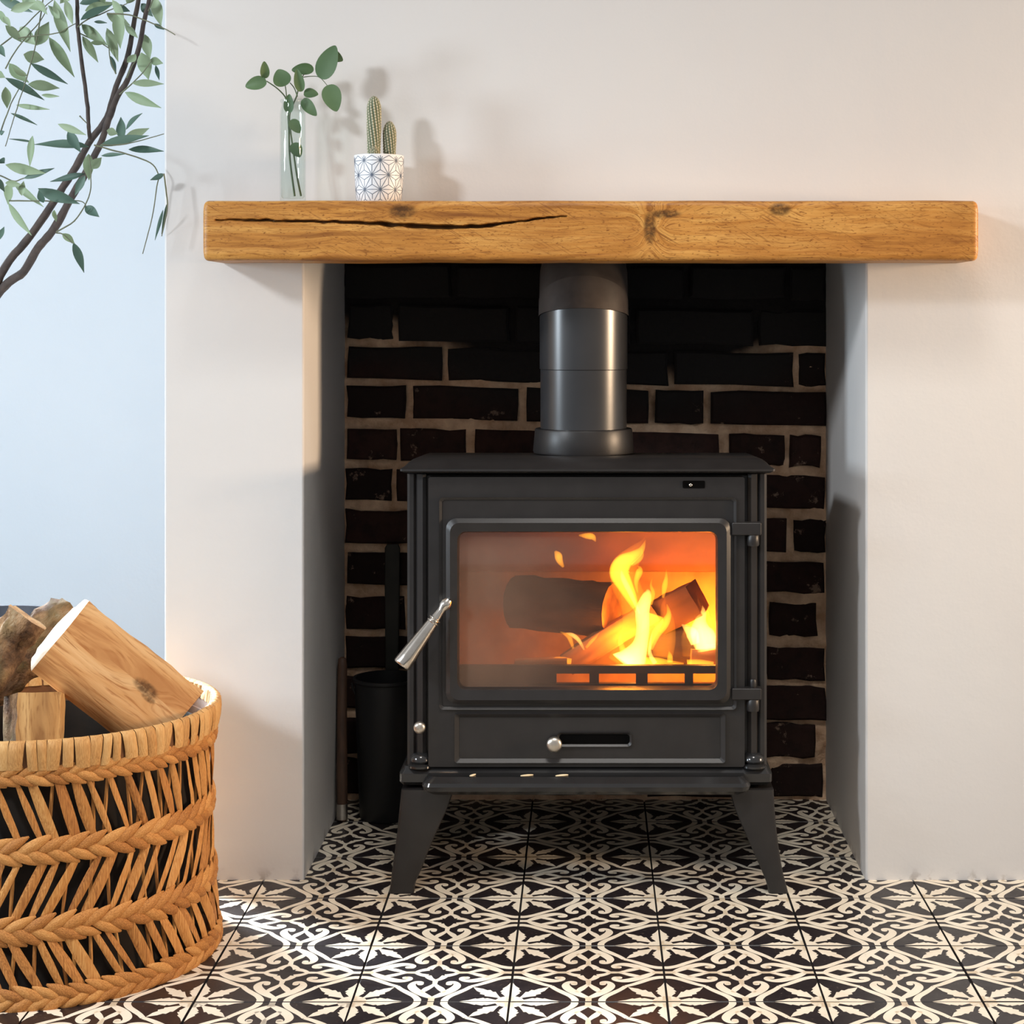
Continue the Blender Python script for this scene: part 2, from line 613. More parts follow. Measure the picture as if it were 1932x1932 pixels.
M['flame'] = flamemat('flame_gas', (1.0, 0.36, 0.02), 190)
M['flame_hot'] = flamemat('hot_flame_gas', (1.0, 0.46, 0.09), 330)


def embermat():
    t = NT('glowing_embers')
    f = t.noise(t.pos(), 60, 4, 0.6)
    c = t.ramp(f, [(0.3, (0.02, 0.008, 0.004)), (0.48, (0.6, 0.09, 0.008)), (0.7, (1.0, 0.32, 0.03))])
    t.set(t.bsdf.inputs['Emission Color'], c)
    t.bsdf.inputs['Emission Strength'].default_value = 2.2
    return t.base(lin((60, 40, 32)), 0.9)


M['ember'] = embermat()

# ------------------------------------------------------------------ room shell
OL, OR, OTOP, BACK = -0.4385, 0.4275, 1.03, 0.45     # hearth opening and its back
BL, ALC = -0.654, 1.2                                 # left edge of the chimney breast, alcove wall
b = MB()
b.prism([(BL, -0.02), (OL, -0.02), (OL, OTOP), (OR, OTOP), (OR, -0.02), (1.9, -0.02), (1.9, 2.3), (BL, 2.3)], 0.0, ALC)
wall_front = struct(b.build('wall_front', M['plaster'], None, bevel=0.004, seg=3))
wall_left = struct(MB().box(-2.9, BL + 0.02, ALC, ALC + 0.1, -0.02, 2.3).build('wall_left', M['alcove']))
register = struct(MB().box(OL, OR, 0.10, BACK + 0.05, OTOP - 0.004, OTOP + 0.02).build('trim_1', M['iron']))

# floor slab with one object per patterned cement tile
floor = struct(MB().box(-2.9, 1.9, -3.6, ALC + 0.1, -0.06, -0.0035).build('floor', M['grout']))


def pattern(mb):
    """flat cream inlay of one tile in half-tile units (-1..1), drawn in one eighth and mirrored"""
    polys = []

    def stroke(pts, k=5):
        sp = smooth_path(pts, k)
        L, R = [], []
        for i, (x, y, wd) in enumerate(sp):
            a, c = sp[max(i - 1, 0)], sp[min(i + 1, len(sp) - 1)]
            dx, dy = c[0] - a[0], c[1] - a[1]
            q = math.hypot(dx, dy) or 1
            L.append((x - dy / q * wd / 2, y + dx / q * wd / 2))
            R.append((x + dy / q * wd / 2, y - dx / q * wd / 2))
        for i in range(len(sp) - 1):
            polys.append([L[i], R[i], R[i + 1], L[i + 1]])

    def blob(x, y, r, n=9):
        polys.append([(x + r * math.cos(2 * PI * i / n), y + r * math.sin(2 * PI * i / n)) for i in range(n)])
    stroke([(1.0, .175, .095), (.93, .18, .095), (.82, .235, .088), (.69, .345, .085), (.585, .43, .075), (.49, .49, .07)])
    stroke([(1.0, 0, .085), (.93, 0, .08), (.86, 0, .11)], 3)
    stroke([(.89, .0, .06), (.82, .075, .10), (.72, .165, .125), (.60, .25, .128), (.49, .295, .115), (.40, .29, .085), (.347, .243, .078), (.362, .19, .085), (.42, .186, .06)])
    blob(.408, .190, .046)
    stroke([(.26, 0, .075), (.40, 0, .06), (.48, .035, .07), (.58, .095, .095), (.70, .15, .06)])
    stroke([(.29, 0, .06), (.235, .06, .075), (.165, .10, .095), (.115, .115, .095)])
    # star: quarter of it sits in this corner
    ax = [(0, 0), (.0, .045), (.14, .04), (.20, .065), (.275, .108), (.31, .092), (.33, .122), (.41, .082), (.43, .098), (.52, .040), (.63, 0)]
    polys.append([(1 - a, 1 - c) for a, c in [(0, 0)] + ax[1:]])
    dg = [(.08, 0), (.20, .024), (.29, .066), (.35, .098), (.375, .072), (.45, .094), (.47, .058), (.55, .055), (.68, .0)]
    r2 = math.sqrt(.5)
    polys.append([(1 - (a - c) * r2, 1 - (a + c) * r2) for a, c in dg])
    polys.append([(1, 1)] + [(1 - .17 * math.cos(a * PI / 16), 1 - .17 * math.sin(a * PI / 16)) for a in range(0, 5)])
    H = 0.1 * 0.985
    for sx in (1, -1):
        for sy in (1, -1):
            for sw in (0, 1):
                for pl in polys:
                    q = [((y, x) if sw else (x, y)) for x, y in pl]
                    q = [(max(-1, min(1, x)) * sx * H, max(-1, min(1, y)) * sy * H, 0.0002) for x, y in q]
                    ar = sum(q[i][0] * q[(i + 1) % len(q)][1] - q[(i + 1) % len(q)][0] * q[i][1] for i in range(len(q)))
                    if ar < 0:
                        q = q[::-1]
                    mb.add(q, [tuple(range(len(q)))], 1)


mb = MB()
H = 0.0988
mb.rings([[(-H, -H, -.012), (H, -H, -.012), (H, H, -.012), (-H, H, -.012)], [(-H, -H, -.0012), (H, -H, -.0012), (H, H, -.0012), (-H, H, -.0012)],
          [(-H + .001, -H + .001, 0), (H - .001, -H + .001, 0), (H - .001, H - .001, 0), (-H + .001, H - .001, 0)]])
pattern(mb)
tile_me = bpy.data.meshes.new('tile')
tile_me.from_pydata(mb.v, [], mb.f)
tile_me.materials.append(M['tile_dark'])
tile_me.materials.append(M['tile_cream'])
tile_me.polygons.foreach_set('material_index', mb.m)
tile_me.update()
for iy in range(-5, 6):
    for ix in range(-7, 7):
        x, y = ix * 0.2, -0.285 + 0.1 + iy * 0.2
        if y - 0.1 > BACK or (y - .1 >= -0.001 and (x - .1 > OR or BL > x - .1 > 9)):
            continue
        if y - .1 > 0 and x + .1 > BL and x + .1 < OL:
            continue
        o = link('tile', tile_me, floor, (x + random.uniform(-.0003, .0003), y + random.uniform(-.0003, .0003), random.uniform(-.0006, 0)))
        o.rotation_euler = (0, 0, PI / 2 * random.randrange(4))

# back wall of the hearth: mortar bed and single bricks
b = MB()
nx, nz = 110, 110
vs, fs = [], []
for j in range(nz + 1):
    for i in range(nx + 1):
        x, z = OL - .02 + (OR - OL + .04) * i / nx, -0.01 + 1.02 * j / nz
        vs.append((x, BACK + 0.006 + 0.008 * noise.noise((x * 16, z * 22, 1.7)) + 0.007 * noise.noise((x * 55, z * 70, 4.1)) - (0.006 * max(0, noise.noise((x * 30, z * 30, 8.2))) if x > 0.26 else 0), z))
for j in range(nz):
    for i in range(nx):
        a = j * (nx + 1) + i
        fs.append((a, a + 1, a + nx + 2, a + nx + 1))
b.add(vs, fs)
b.box(OL - .02, OR + .02, BACK + .03, BACK + .12, -0.01, 1.0)
wall_back = struct(b.build('wall_back', M['mortar'], None, smooth=60))


def brick(x0, x1, zt0, zt1, h0, h1):
    """corner heights differ a little: zt0/zt1 are the top at the left and right end, h0/h1 the heights"""
    ring = []
    n = 4
    for k in range(n):
        ring.append((x0 + (x1 - x0) * k / n, zt0 - h0 + (zt1 - h1 - zt0 + h0) * k / n))
    for k in range(2):
        ring.append((x1, zt1 - h1 + h1 * k / 2))
    for k in range(n):
        ring.append((x1 + (x0 - x1) * k / n, zt1 + (zt0 - zt1) * k / n))
    for k in range(2):
        ring.append((x0, zt0 - h0 * k / 2))
    cx, cz = (x0 + x1) / 2, (zt0 + zt1 - h0 / 2 - h1 / 2) / 2
    j = [(random.uniform(-.002, .002), random.uniform(-.0022, .0022)) for _ in ring]
    yb, yf = BACK + .02, BACK - 0.004 + random.uniform(-.004, .003)
    out = [(x - cx + a, z - cz + c) for (x, z), (a, c) in zip(ring, j)]
    inn = []
    for (x, z) in out:
        inn.append((x - math.copysign(.004, x), z - math.copysign(.004, z)))
    m = MB()
    m.rings([[(x, yb, z) for x, z in out], [(x, yf + .005, z) for x, z in out], [(x, yf + random.uniform(0, .002), z) for x, z in inn]])
    o = link('brick', m.mesh('brick', M['brick'], 40), wall_back, (cx, 0, cz))
    return o


# courses: (top at left, top at right, brick height px, joints px as bricks' x ranges)
courses = [
    (425, 428, 62, [(650, 760), (772, 1000), (1012, 1240), (1252, 1470), (1482, 1565)]),
    (500, 505, 60, [(650, 850), (862, 1070), (1082, 1290), (1302, 1480), (1492, 1565)]),
    (574, 588, 66, [(656, 740), (752, 960), (972, 1190), (1202, 1420), (1432, 1565)]),
    (654, 668, 62, [(656, 833), (846, 1040), (1052, 1260), (1272, 1496), (1509, 1565)]),
    (726, 742, 62, [(656, 766), (780, 976), (992, 1224), (1236, 1326), (1342, 1565)]),
    (808, 822, 60, [(656, 748), (754, 880), (896, 1100), (1112, 1356), (1378, 1480), (1490, 1548)]),
    (885, 900, 60, [(652, 738), (748, 960), (972, 1180), (1192, 1400), (1414, 1556)]),
    (962, 982, 60, [(652, 775), (788, 1000), (1012, 1240), (1252, 1484), (1497, 1560)]),
    (1042, 1062, 58, [(656, 862), (874, 1080), (1092, 1300), (1312, 1398), (1410, 1556)]),
    (1126, 1140, 62, [(652, 764), (776, 990), (1002, 1210), (1222, 1430), (1452, 1542)]),
    (1200, 1224, 60, [(652, 862), (874, 1080), (1092, 1300), (1312, 1436), (1446, 1556)]),
    (1277, 1297, 62, [(652, 760), (772, 990), (1002, 1210), (1222, 1430), (1440, 1560)]),
    (1355, 1367, 64, [(652, 862), (874, 1080), (1092, 1300), (1312, 1426), (1438, 1538)]),
    (1432, 1444, 62, [(652, 760), (772, 990), (1002, 1210), (1222, 1440), (1454, 1552)]),
]
for (ya, yb_, hp, spans) in courses:
    for (xa, xb) in spans:
        def top(px):
            return Z(ya + (yb_ - ya) * (px - 652) / 908, BACK)
        hh = hp * (BACK + CAMD) / FPX * random.uniform(.97, 1.03)
        brick(max(X(xa, BACK), OL + .001), min(X(xb, BACK), OR - .001), top(xa), top(xb), hh, hh)

# ------------------------------------------------------------------ mantel beam
x0, x1, yf, z0, z1 = -0.5697, 0.5768, -0.12, 0.951, 1.040
crack = smooth_path([(405, 415, 0.2), (440, 414.5, 1.2), (500, 416, 2.2), (580, 417.5, 2.0), (640, 419, 2.4), (700, 421, 3.4), (760, 425, 4.8), (830, 428, 4.6), (900, 427, 4.0), (960, 420, 2.2), (1020, 412, 1.8), (1070, 408, 0.3)], 12)
crack = [(X(a, yf), Z(c, yf), .52 * wd * (yf + CAMD) / FPX) for a, c, wd in crack]
b = MB()
nst, nfr = 640, 66
rings = []
crack_tone = {}
R = 0.009
for i in range(nst + 1):
    t = i / nst
    x = x0 + (x1 - x0) * t
    e = min(x - x0, x1 - x)
    sh = 0.0 if e >= R else R - math.sqrt(max(0, R * R - (R - e) ** 2))
    wv = 0.0012 * noise.noise((x * 7, 3.1, 0))
    za, zb = z0 + sh + wv + .001 * noise.noise((x * 14, 9, 2)), z1 - sh + 0.0008 * noise.noise((x * 9, 5, 1)) - 0.0015 * math.sin(PI * t) * 0
    ck = None
    for k in range(len(crack) - 1):
        if crack[k][0] <= x < crack[k + 1][0]:
            u = (x - crack[k][0]) / (crack[k + 1][0] - crack[k][0])
            ck = [crack[k][q] + (crack[k + 1][q] - crack[k][q]) * u for q in range(3)]
            ck[1] += 0.0016 * noise.noise((x * 60, 0, 7))
            ck[2] *= 1 + 0.7 * noise.noise((x * 45, 4, 7))
    pr = [(0.0, za)]
    for k in range(5):
        a = PI / 2 * k / 4
        pr.append((yf + sh + R - R * math.sin(a), za + R - R * math.cos(a)))
    for k in range(1, nfr):
        z = za + R + (zb - za - 2 * R) * k / nfr
        y = yf + sh + 0.0006 * noise.noise((x * 20, z * 60, 0))
        if ck:
            d = abs(z - ck[1])
            wd = max(ck[2], 0.0003) + 0.0006
            if d < wd * 1.5:
                dp = max(0.0, 1 - (d / (wd * 1.5)) ** 2)
                y += min(0.016, wd * 5) * dp
                crack_tone[(i, len(pr))] = min(1, dp * 1.6) * min(1, wd / .0014)
        pr.append((y, z))
    for k in range(5):
        a = PI / 2 * (1 - k / 4)
        pr.append((yf + sh + R - R * math.sin(a), zb - R + R * math.cos(a)))
    pr.append((0.0, zb))
    rings.append([(x, y, z) for y, z in pr])
b.rings(rings)
mo = b.build('mantel_beam', M['mantel'], None, smooth=60)
at = mo.data.attributes.new('crack_dark', 'FLOAT', 'POINT')
npr = len(rings[0])
val = [0.0] * len(mo.data.vertices)
for (i, k), q in crack_tone.items():
    val[i * npr + k] = q
at.data.foreach_set('value', val)
mantel = tag(mo, 'chunky oiled wood mantel beam with a long split, across the chimney breast', 'mantel')

# ------------------------------------------------------------------ stove
ST = thing('wood_stove', 'matt black wood-burning stove with a glazed door standing on patterned tiles', 'stove', (0, 0.06, 0))
FY = -0.045                         # body front
DY = -0.056                         # door front
bx0, bx1 = X(768, FY), X(1447, FY)
bz0, bz1 = 0.186, Z(893, FY)
YB = 0.215
b = MB()
b.box(bx0, bx0 + .03, FY + .012, YB, bz0, bz1)
b.box(bx1 - .03, bx1, FY + .012, YB, bz0, bz1)
b.box(bx0 + .03, bx1 - .03, YB - .02, YB, bz0, bz1)
b.box(bx0 + .03, bx1 - .03, FY + .012, YB - .02, bz0, bz0 + .02)
b.box(bx0 + .03, bx1 - .03, FY + .012, YB - .02, bz1 - .02, bz1)
b.frame(rrect(bx0 + .022, bx1 - .022, bz0 + .002, bz1 - .002, .003, 4), rrect(X(820, -.04), X(1392, -.04), Z(1312, -.04), Z(990, -.04), .003, 4), -.0375, -.030)
b.build('body', M['iron'], ST, bevel=0.003)
for sx, px in ((1, 768), (-1, 1447)):
    xa = X(px, FY)
    m = MB()
    m.rings([[(xa + sx * u, FY + v, z) for u, v in ((0, .012), (.0, .004), (.004, -.001), (.010, -.001), (.013, .003), (.016, -.002), (.024, -.004), (.029, .0), (.029, .012))] for z in (bz0 + .001, bz1 - .001)])
    m.build('pilaster', M['iron'], ST, smooth=30)
    m = MB().lathe([(.0, .022), (.010, .021), (.016, .016), (.017, .010), (.013, .006), (.019, .003), (.019, 0)], 20, (xa + sx * .020, FY + .002, bz0))
    m.build('pilaster_foot', M['iron_gloss'], ST, smooth=50)
# top plate: lip, bevel, flat
lx0, lx1, ly = X(754, -.07), X(1463, -.07), -0.07
zl = Z(893, -.07)


def rect_ring(xa, xb, ya, yb, z, r):
    return [(x, y, z) for x, y in rrect(xa, xb, ya, yb, r, 4)]


m = MB()
m.rings([rect_ring(lx0 + .006, lx1 - .006, ly + .006, YB + .01, zl, .006), rect_ring(lx0, lx1, ly, YB + .015, zl + .003, .006), rect_ring(lx0, lx1, ly, YB + .015, zl + .006, .006),
         rect_ring(lx0 + .006, lx1 - .006, ly + .010, YB + .01, zl + .0095, .006), rect_ring(lx0 + .011, lx1 - .011, ly + .022, YB + .0, zl + .0145, .006), rect_ring(lx0 + .016, lx1 - .016, ly + .034, YB - .01, zl + .018, .006),
         rect_ring(lx0 + .022, lx1 - .022, ly + .046, YB - .02, zl + .0195, .006)])
# the cast top falls a little towards the back
m.v = [(x, y, z - .055 * max(0, y - .03)) for x, y, z in m.v]
m.build('top_plate', M['iron'], ST, smooth=28)
ztop = zl + .0168
# base plate with projecting front shelf
m = MB()
q0, q1 = X(753, -.055), X(1457, -.055)
m.rings([rect_ring(q0 + .004, q1 - .004, -.052, YB + .01, .160, .008), rect_ring(q0, q1, -.058, YB + .015, .166, .008), rect_ring(q0, q1, -.058, YB + .015, .178, .008),
         rect_ring(q0 + .005, q1 - .005, -.053, YB + .01, .183, .008), rect_ring(q0 + .007, q1 - .007, -.05, YB + .01, .188, .008)])
m.build('base_plate', M['iron_gloss'], ST, smooth=28)
m = MB()
q0, q1 = X(795, -.085), X(1417, -.085)
m.rings([rect_ring(q0 + .012, q1 - .012, -.080, -.02, .153, .012), rect_ring(q0 + .002, q1 - .002, -.090, -.02, .160, .014), rect_ring(q0, q1, -.092, -.02, .167, .014), rect_ring(q0 + .002, q1 - .002, -.090, -.02, .172, .014),
         rect_ring(q0 + .006, q1 - .006, -.084, -.02, .1765, .014), rect_ring(q0 + .009, q1 - .009, -.080, -.02, .1795, .014)])
m.build('front_shelf', M['iron_gloss'], ST, smooth=28)
# legs
Ll = smooth_path([(1490, 757, 856), (1530, 753, 842), (1590, 747, 815), (1640, 740, 795), (1668, 737, 783), (1684, 734, 781)], 4)
Lr = smooth_path([(1490, 1376, 1460), (1530, 1388, 1462), (1590, 1414, 1468), (1640, 1436, 1476), (1668, 1447, 1483), (1684, 1450, 1487)], 4)
for ys, (y0_, y1_) in ((-.052, (-.06, .01)), (.19, (.14, .205))):
    for L in (Ll, Lr):
        m = MB()
        rs = []
        for (py, xa, xb) in L:
            xa_, xb_, z = X(xa, -.06), X(xb, -.06), max(Z(py, -.06), 0.0)
            k = z / .16
            if ys < 0:
                ya, yb = -.062 - .004 * (1 - k), -.062 + .022 + .05 * k
            else:
                ya, yb = .20 - .022 - .05 * k, .205 + .004 * (1 - k)
            rs.append([(x, y, z) for x, y in rrect(xa_, xb_, ya, yb, .005, 3)])
        m.rings(rs)
        m.build('leg', M['iron'], ST, smooth=40)

# door, with lining parts
dx0, dx1, dzt, dzb = X(808, DY), X(1405, DY), Z(900, DY), Z(1447, DY)
gx0, gx1, gzt, gzb = X(866, DY), X(1351, DY), Z(1004, DY), Z(1297, DY)
HIN = rrect(gx0 - .004, gx1 + .004, gzb - .004, gzt + .004, .014, 6)
m = MB()
m.frame(rrect(dx0, dx1, dzb, dzt, .004, 6), HIN, DY, DY + .018)
door = m.build('door', M['iron'], ST, smooth=35)
# raised ring round the glass
m = MB()
o1 = rrect(X(842, DY), X(1378, DY), Z(1326, DY), Z(977, DY), .016, 6)
o2 = rrect(X(850, DY), X(1370, DY), Z(1318, DY), Z(985, DY), .014, 6)
i1 = rrect(gx0 - .002, gx1 + .002, gzb - .002, gzt + .002, .013, 6)
i2 = rrect(gx0, gx1, gzb, gzt, .012, 6)
m.rings([[(x, DY + .001, z) for x, z in o1], [(x, DY - .006, z) for x, z in o1], [(x, DY - .011, z) for x, z in o2], [(x, DY - .009, z) for x, z in i1], [(x, DY - .002, z) for x, z in i2], [(x, DY + .012, z) for x, z in i2]], closed=True)
m.build('glass_frame', M['iron'], door, smooth=35)
m = MB()
m.box(gx0 - .003, gx1 + .003, DY + .004, DY + .008, gzb - .003, gzt + .003)
m.build('glass_pane', M['stove_glass'], door)['label'] = 'fire-proof glass pane, hazy brown on one side'
# upper moulding step and lower panel border, as slightly proud strips
m = MB()
oo, ii = rrect(X(829, DY), X(1389, DY), Z(1338, DY), Z(938, DY), .006, 6), rrect(X(834, DY), X(1384, DY), Z(1333, DY), Z(943, DY), .005, 6)
m.frame(oo, ii, DY - .004, DY + .001, DY - .0015)
m.build('panel_moulding', M['iron'], door, smooth=35)
m = MB()
oo, ii = rrect(X(858, DY), X(1368, DY), Z(1438, DY), Z(1346, DY), .004, 6), rrect(X(866, DY), X(1360, DY), Z(1431, DY), Z(1353, DY), .003, 6)
m.frame(oo, ii, DY - .005, DY + .001, DY - .0008)
m.build('panel_moulding', M['iron'], door, smooth=35)
# air slot with slider knob
m = MB()
s0, s1, sa, sb = X(1055, DY), X(1188, DY), Z(1404, DY), Z(1385, DY)
m.frame(rrect(s0 - .003, s1 + .003, sa - .003, sb + .003, .006, 6), rrect(s0, s1, sa, sb, .005, 6), DY - .0035, DY + .001, DY - .001)
slot = m.build('air_slot', M['iron'], door, smooth=35)
MB().prism(rrect(s0, s1, sa, sb, .005, 6), DY - .0007, DY + .0005).build('slot_opening', M['slot'], slot)


def knob(px, py, r, y, parent):
    c = P(px, py, y)
    m = MB()
    prof = [(.0, .0), (r * .55, 0), (r * .5, .006), (r * .92, .008), (r, .011), (r, .014), (r * .85, .0175), (r * .45, .019), (.0, .0195)]
    m.rings([[(c.x + q * math.cos(2 * PI * j / 24), y - h, c.z + q * math.sin(2 * PI * j / 24)) for j in range(24)] for q, h in prof])
    o = m.build('air_knob', M['knob'], parent, smooth=50)
    o['label'] = 'round dull nickel knob'
    return o


knob(1046, 1401, .0118, DY, door)
knob(793, 1369, .0092, FY - .003, ST)
# vent at the top of the door
m = MB()
m.prism(rrect(X(1288, DY), X(1330, DY), Z(921, DY), Z(907, DY), .002, 4), DY - .001, DY + .001)
vent = m.build('vent', M['slot'], door)
c = P(1303, 915, DY - .001)
MB().rings([[(c.x + q * math.cos(2 * PI * j / 12), c.y - h, c.z + q * math.sin(2 * PI * j / 12)) for j in range(12)] for q, h in ((.003, 0), (.003, .001), (.0015, .002))]).build('rivet', M['chrome'], vent, smooth=60)
# hinges
for k, (ya, yb, pins) in enumerate(((985, 1009, ((1008, 1030),)), (1297, 1319, ((1283, 1297), (1318, 1342))))):
    m = MB()
    m.box(X(1380, DY), X(1436, DY), DY - .008, DY + .014, Z(yb, DY), Z(ya, DY))
    hg = m.build('hinge', M['iron'], ST, bevel=.002)
    for (pa, pb) in pins:
        r = .0095 if pa > 1000 and pb - pa > 16 else .005
        m = MB().lathe([(0, Z(pb, DY)), (r * .9, Z(pb, DY)), (r, Z(pb, DY) + .002), (r, Z(pa, DY) - .001), (r * .8, Z(pa, DY) + .001), (0, Z(pa, DY) + .001)], 14, (X(1421, DY), DY + .002, 0))
        m.build('hinge_pin', M['iron'], hg, smooth=50)
# handle
hp = [(848, 1134, .0005, -.056), (842, 1137, .0055, -.072)]
m = MB()
A, B_ = P(842, 1138, -.075), P(757, 1256, -.098)
dirv = (B_ - A)
Ln = dirv.length
pts, rds = [], []
for t, r in ((-.06, .001), (-.055, .0055), (0, .0078), (.05, .0075), (.09, .0055), (.13, .0052), (.24, .0066), (.25, .0088), (.265, .0088), (.275, .0072), (.285, .0072), (.295, .009), (.31, .009), (.32, .0078), (.55, .0098), (.85, .0120), (.97, .0126), (.99, .0120), (1.0, .0105), (1.001, .0095), (.985, .0085), (.985, .0005)):
    pts.append(A + dirv * t)
    rds.append(r * 1.12)
u = dirv.normalized().orthogonal().normalized()
v = dirv.normalized().cross(u)
m.rings([[p + (u * math.cos(2 * PI * j / 24) + v * math.sin(2 * PI * j / 24)) * r for j in range(24)] for p, r in zip(pts, rds)])
hd = m.build('door_handle', M['chrome'], ST, smooth=40)
hd['label'] = 'polished steel tapered lever handle'
MB().tube([P(848, 1134, DY + .002), P(843, 1137, -.073)], [.0065, .006], 14).build('handle_spindle', M['chrome'], hd, smooth=50)
# firebox lining
fx0, fx1 = bx0 + .032, bx1 - .032
zf = bz0 + .022
m = MB().box(fx0, fx1, YB - .04, YB - .022, zf, Z(1078, .17))
m.build('lining_brick', M['firebrick'], ST, bevel=.002)
for xa, xb in ((fx0, fx0 + .016), (fx1 - .016, fx1)):
    MB().box(xa, xb, FY + .02, YB - .042, zf, Z(1078, .17)).build('lining_brick', M['firebrick'], ST, bevel=.002)
m = MB()
zb_ = Z(1078, .17)
m.rings([[(x, y, z) for y, z in ((YB - .045, zb_), (YB - .03, zb_), (.03, bz1 - .035), (.02, bz1 - .045))] for x in (fx0, fx1)])
m.build('baffle_plate', M['baffle'], ST)
# log guard: rail, bottom rail and bars between the slots
gy = -.022
m = MB()
m.box(fx0, fx1, gy, gy + .012, Z(1271, gy), Z(1256, gy))
m.box(fx0, fx1, gy, gy + .012, zf, Z(1290, gy))
e = [1050, 1112, 1130, 1200, 1222, 1292, 1308, 1360, 1382, 1440]
for i in range(-1, len(e), 2):
    xa = fx0 if i < 0 else X(e[i], gy)
    xb = fx1 if i + 1 >= len(e) else X(e[i + 1], gy)
    if max(xa, fx0) < min(xb, fx1):
        m.box(max(xa, fx0), min(xb, fx1), gy + .001, gy + .011, Z(1290, gy) - .001, Z(1271, gy) + .001)
m.build('log_guard', M['iron'], ST)

# embers
b = MB()
vs, fs = [], []
nx, ny = 50, 20
for j in range(ny + 1):
    for i in range(nx + 1):
        x = fx0 + .018 + (fx1 - fx0 - .036) * i / nx
        y = gy + .014 + (YB - .058 - gy) * j / ny
        q = max(0, min(1, (x + .12) / .16))
        vs.append((x, y, zf + .006 + .020 * q + .014 * q * noise.noise((x * 60, y * 60, 0)) * (1 if 0 < j < ny else 0)))
for j in range(ny):
    for i in range(nx):
        a = j * (nx + 1) + i
        fs.append((a, a + 1, a + nx + 2, a + nx + 1))
b.add(vs, fs)
emb = b.build('ember_bed', M['ember'], None, smooth=60)
tag(emb, 'glowing orange ember bed on the grate inside the stove', 'embers')
emb['kind'] = 'stuff'


def log(name, label, cat, section, half, mats, mat_idx, loc, ax, up, jit=.002, group=None, endname='end_grain', nseg=10, rnd=40):
    """a log along local x; section = (across z, depth y) outline; material per section edge; up = where local +z points"""
    if 1 in mat_idx and len(section) < 12:
        sec2, mi2 = [], []
        for k in range(len(section)):
            a, c = section[k], section[(k + 1) % len(section)]
            for q in range(3):
                sec2.append((a[0] + (c[0] - a[0]) * q / 3, a[1] + (c[1] - a[1]) * q / 3))
                mi2.append(mat_idx[k])
        section, mat_idx = sec2, mi2
    xv = Vector(ax).normalized()
    yv = Vector(up).cross(xv).normalized()          # local y = z x x
    zv = xv.cross(yv).normalized()
    n = len(section)
    rs = []
    for i in range(nseg + 1):
        x = -half + 2 * half * i / nseg
        r = []
        for k, (z, y) in enumerate(section):
            rough = jit * (2.2 if mat_idx[k] == 1 or mat_idx[k - 1] == 1 else .5)
            d = rough * (noise.noise((x * rnd + loc[0] * 31, z * rnd + loc[1] * 17, y * rnd)) + .5 * noise.noise((x * rnd * 2.7, z * rnd * 2.7, y * rnd * 2.7 + loc[0] * 9)))
            L = math.hypot(z, y) or 1
            r.append((x + .002 * noise.noise((z * 90, y * 90, i)) * (1 if i in (0, nseg) else 0), y + y / L * d, z + z / L * d))
        rs.append(r)
    parts = {}
    for k in range(n):
        parts.setdefault(mat_idx[k], []).append(k)
    names = {0: 'split_face', 1: 'bark'}
    main = None
    for mi in sorted(parts):
        m = MB()
        for k in parts[mi]:
            q = (k + 1) % n
            base = []
            for i in range(nseg + 1):
                base += [rs[i][k], rs[i][q]]
            m.add(base, [(2 * i, 2 * i + 1, 2 * i + 3, 2 * i + 2) for i in range(nseg)])
        nm = name if main is None else names[mi]
        me = m.mesh(nm, mats[mi], 50)
        bm = bmesh.new()
        bm.from_mesh(me)
        bmesh.ops.remove_doubles(bm, verts=bm.verts, dist=1e-6)
        bmesh.ops.recalc_face_normals(bm, faces=bm.faces)
        bm.to_mesh(me)
        bm.free()
        o = bpy.data.objects.new(nm, me)
        COL.objects.link(o)
        if main is None:
            main = o
            mw = Matrix(((xv.x, yv.x, zv.x, loc[0]), (xv.y, yv.y, zv.y, loc[1]), (xv.z, yv.z, zv.z, loc[2]), (0, 0, 0, 1)))
            o.matrix_world = mw
            tag(o, label, cat, group)
        else:
            o.parent = main
    for i in (0, nseg):
        m = MB()
        m.add(rs[i] + [(sum(p[0] for p in rs[i]) / n, sum(p[1] for p in rs[i]) / n, sum(p[2] for p in rs[i]) / n)], [(k, (k + 1) % n, n) for k in range(n)])
        o = bpy.data.objects.new(endname, m.mesh(endname, mats[2]))
        COL.objects.link(o)
        o.parent = main
    return main


def arc(r, a0, a1, n, cz=0, cy=0):
    return [(cz + r * math.sin(math.radians(a0 + (a1 - a0) * i / n)), cy + r * math.cos(math.radians(a0 + (a1 - a0) * i / n))) for i in range(n + 1)]


def rlog(r, n=16):
    s = arc(r, 0, 360, n)[:-1]
    return s, [1] * n


def boxsec(wz, wy):
    return [(-wz, -wy), (wz, -wy), (wz * .95, wy), (-wz * .9, wy)], [0, 0, 1, 0]


FM = [M['burnwood'], M['char'], M['burnwood']]
G = 'logs burning in the stove'
s, mi = rlog(.043)
log('burning_log', 'thick round log lying across the back of the fire, its end glowing orange', 'log', s, .085, FM, mi, P(1062, 1143, .100), (1, -.42, -.02), (0, 0, 1), .002, G)
s, mi = boxsec(.017, .014)
log('burning_log', 'long split stick leaning diagonally through the middle of the fire', 'log', s, .080, FM, mi, P(1150, 1202, .040), (1, .15, .60), (-.5, 0, 1), .0015, G)
s, mi = boxsec(.026, .024)
log('burning_log', 'squared log end poking up beside the flames, highest in the fire', 'log', s, .040, [M['singed_shaded'], M['char'], M['singed_shaded']], mi, P(1278, 1146, .060), (.86, -.38, .50), (-.4, 0, 1), .002, G)
s, mi = rlog(.030, 12)
log('burning_log', 'short charred log low in the fire under the squared log end', 'log', s, .045, FM, mi, P(1268, 1216, .065), (1, -.3, .0), (0, 0, 1), .002, G)
s, mi = boxsec(.015, .03)
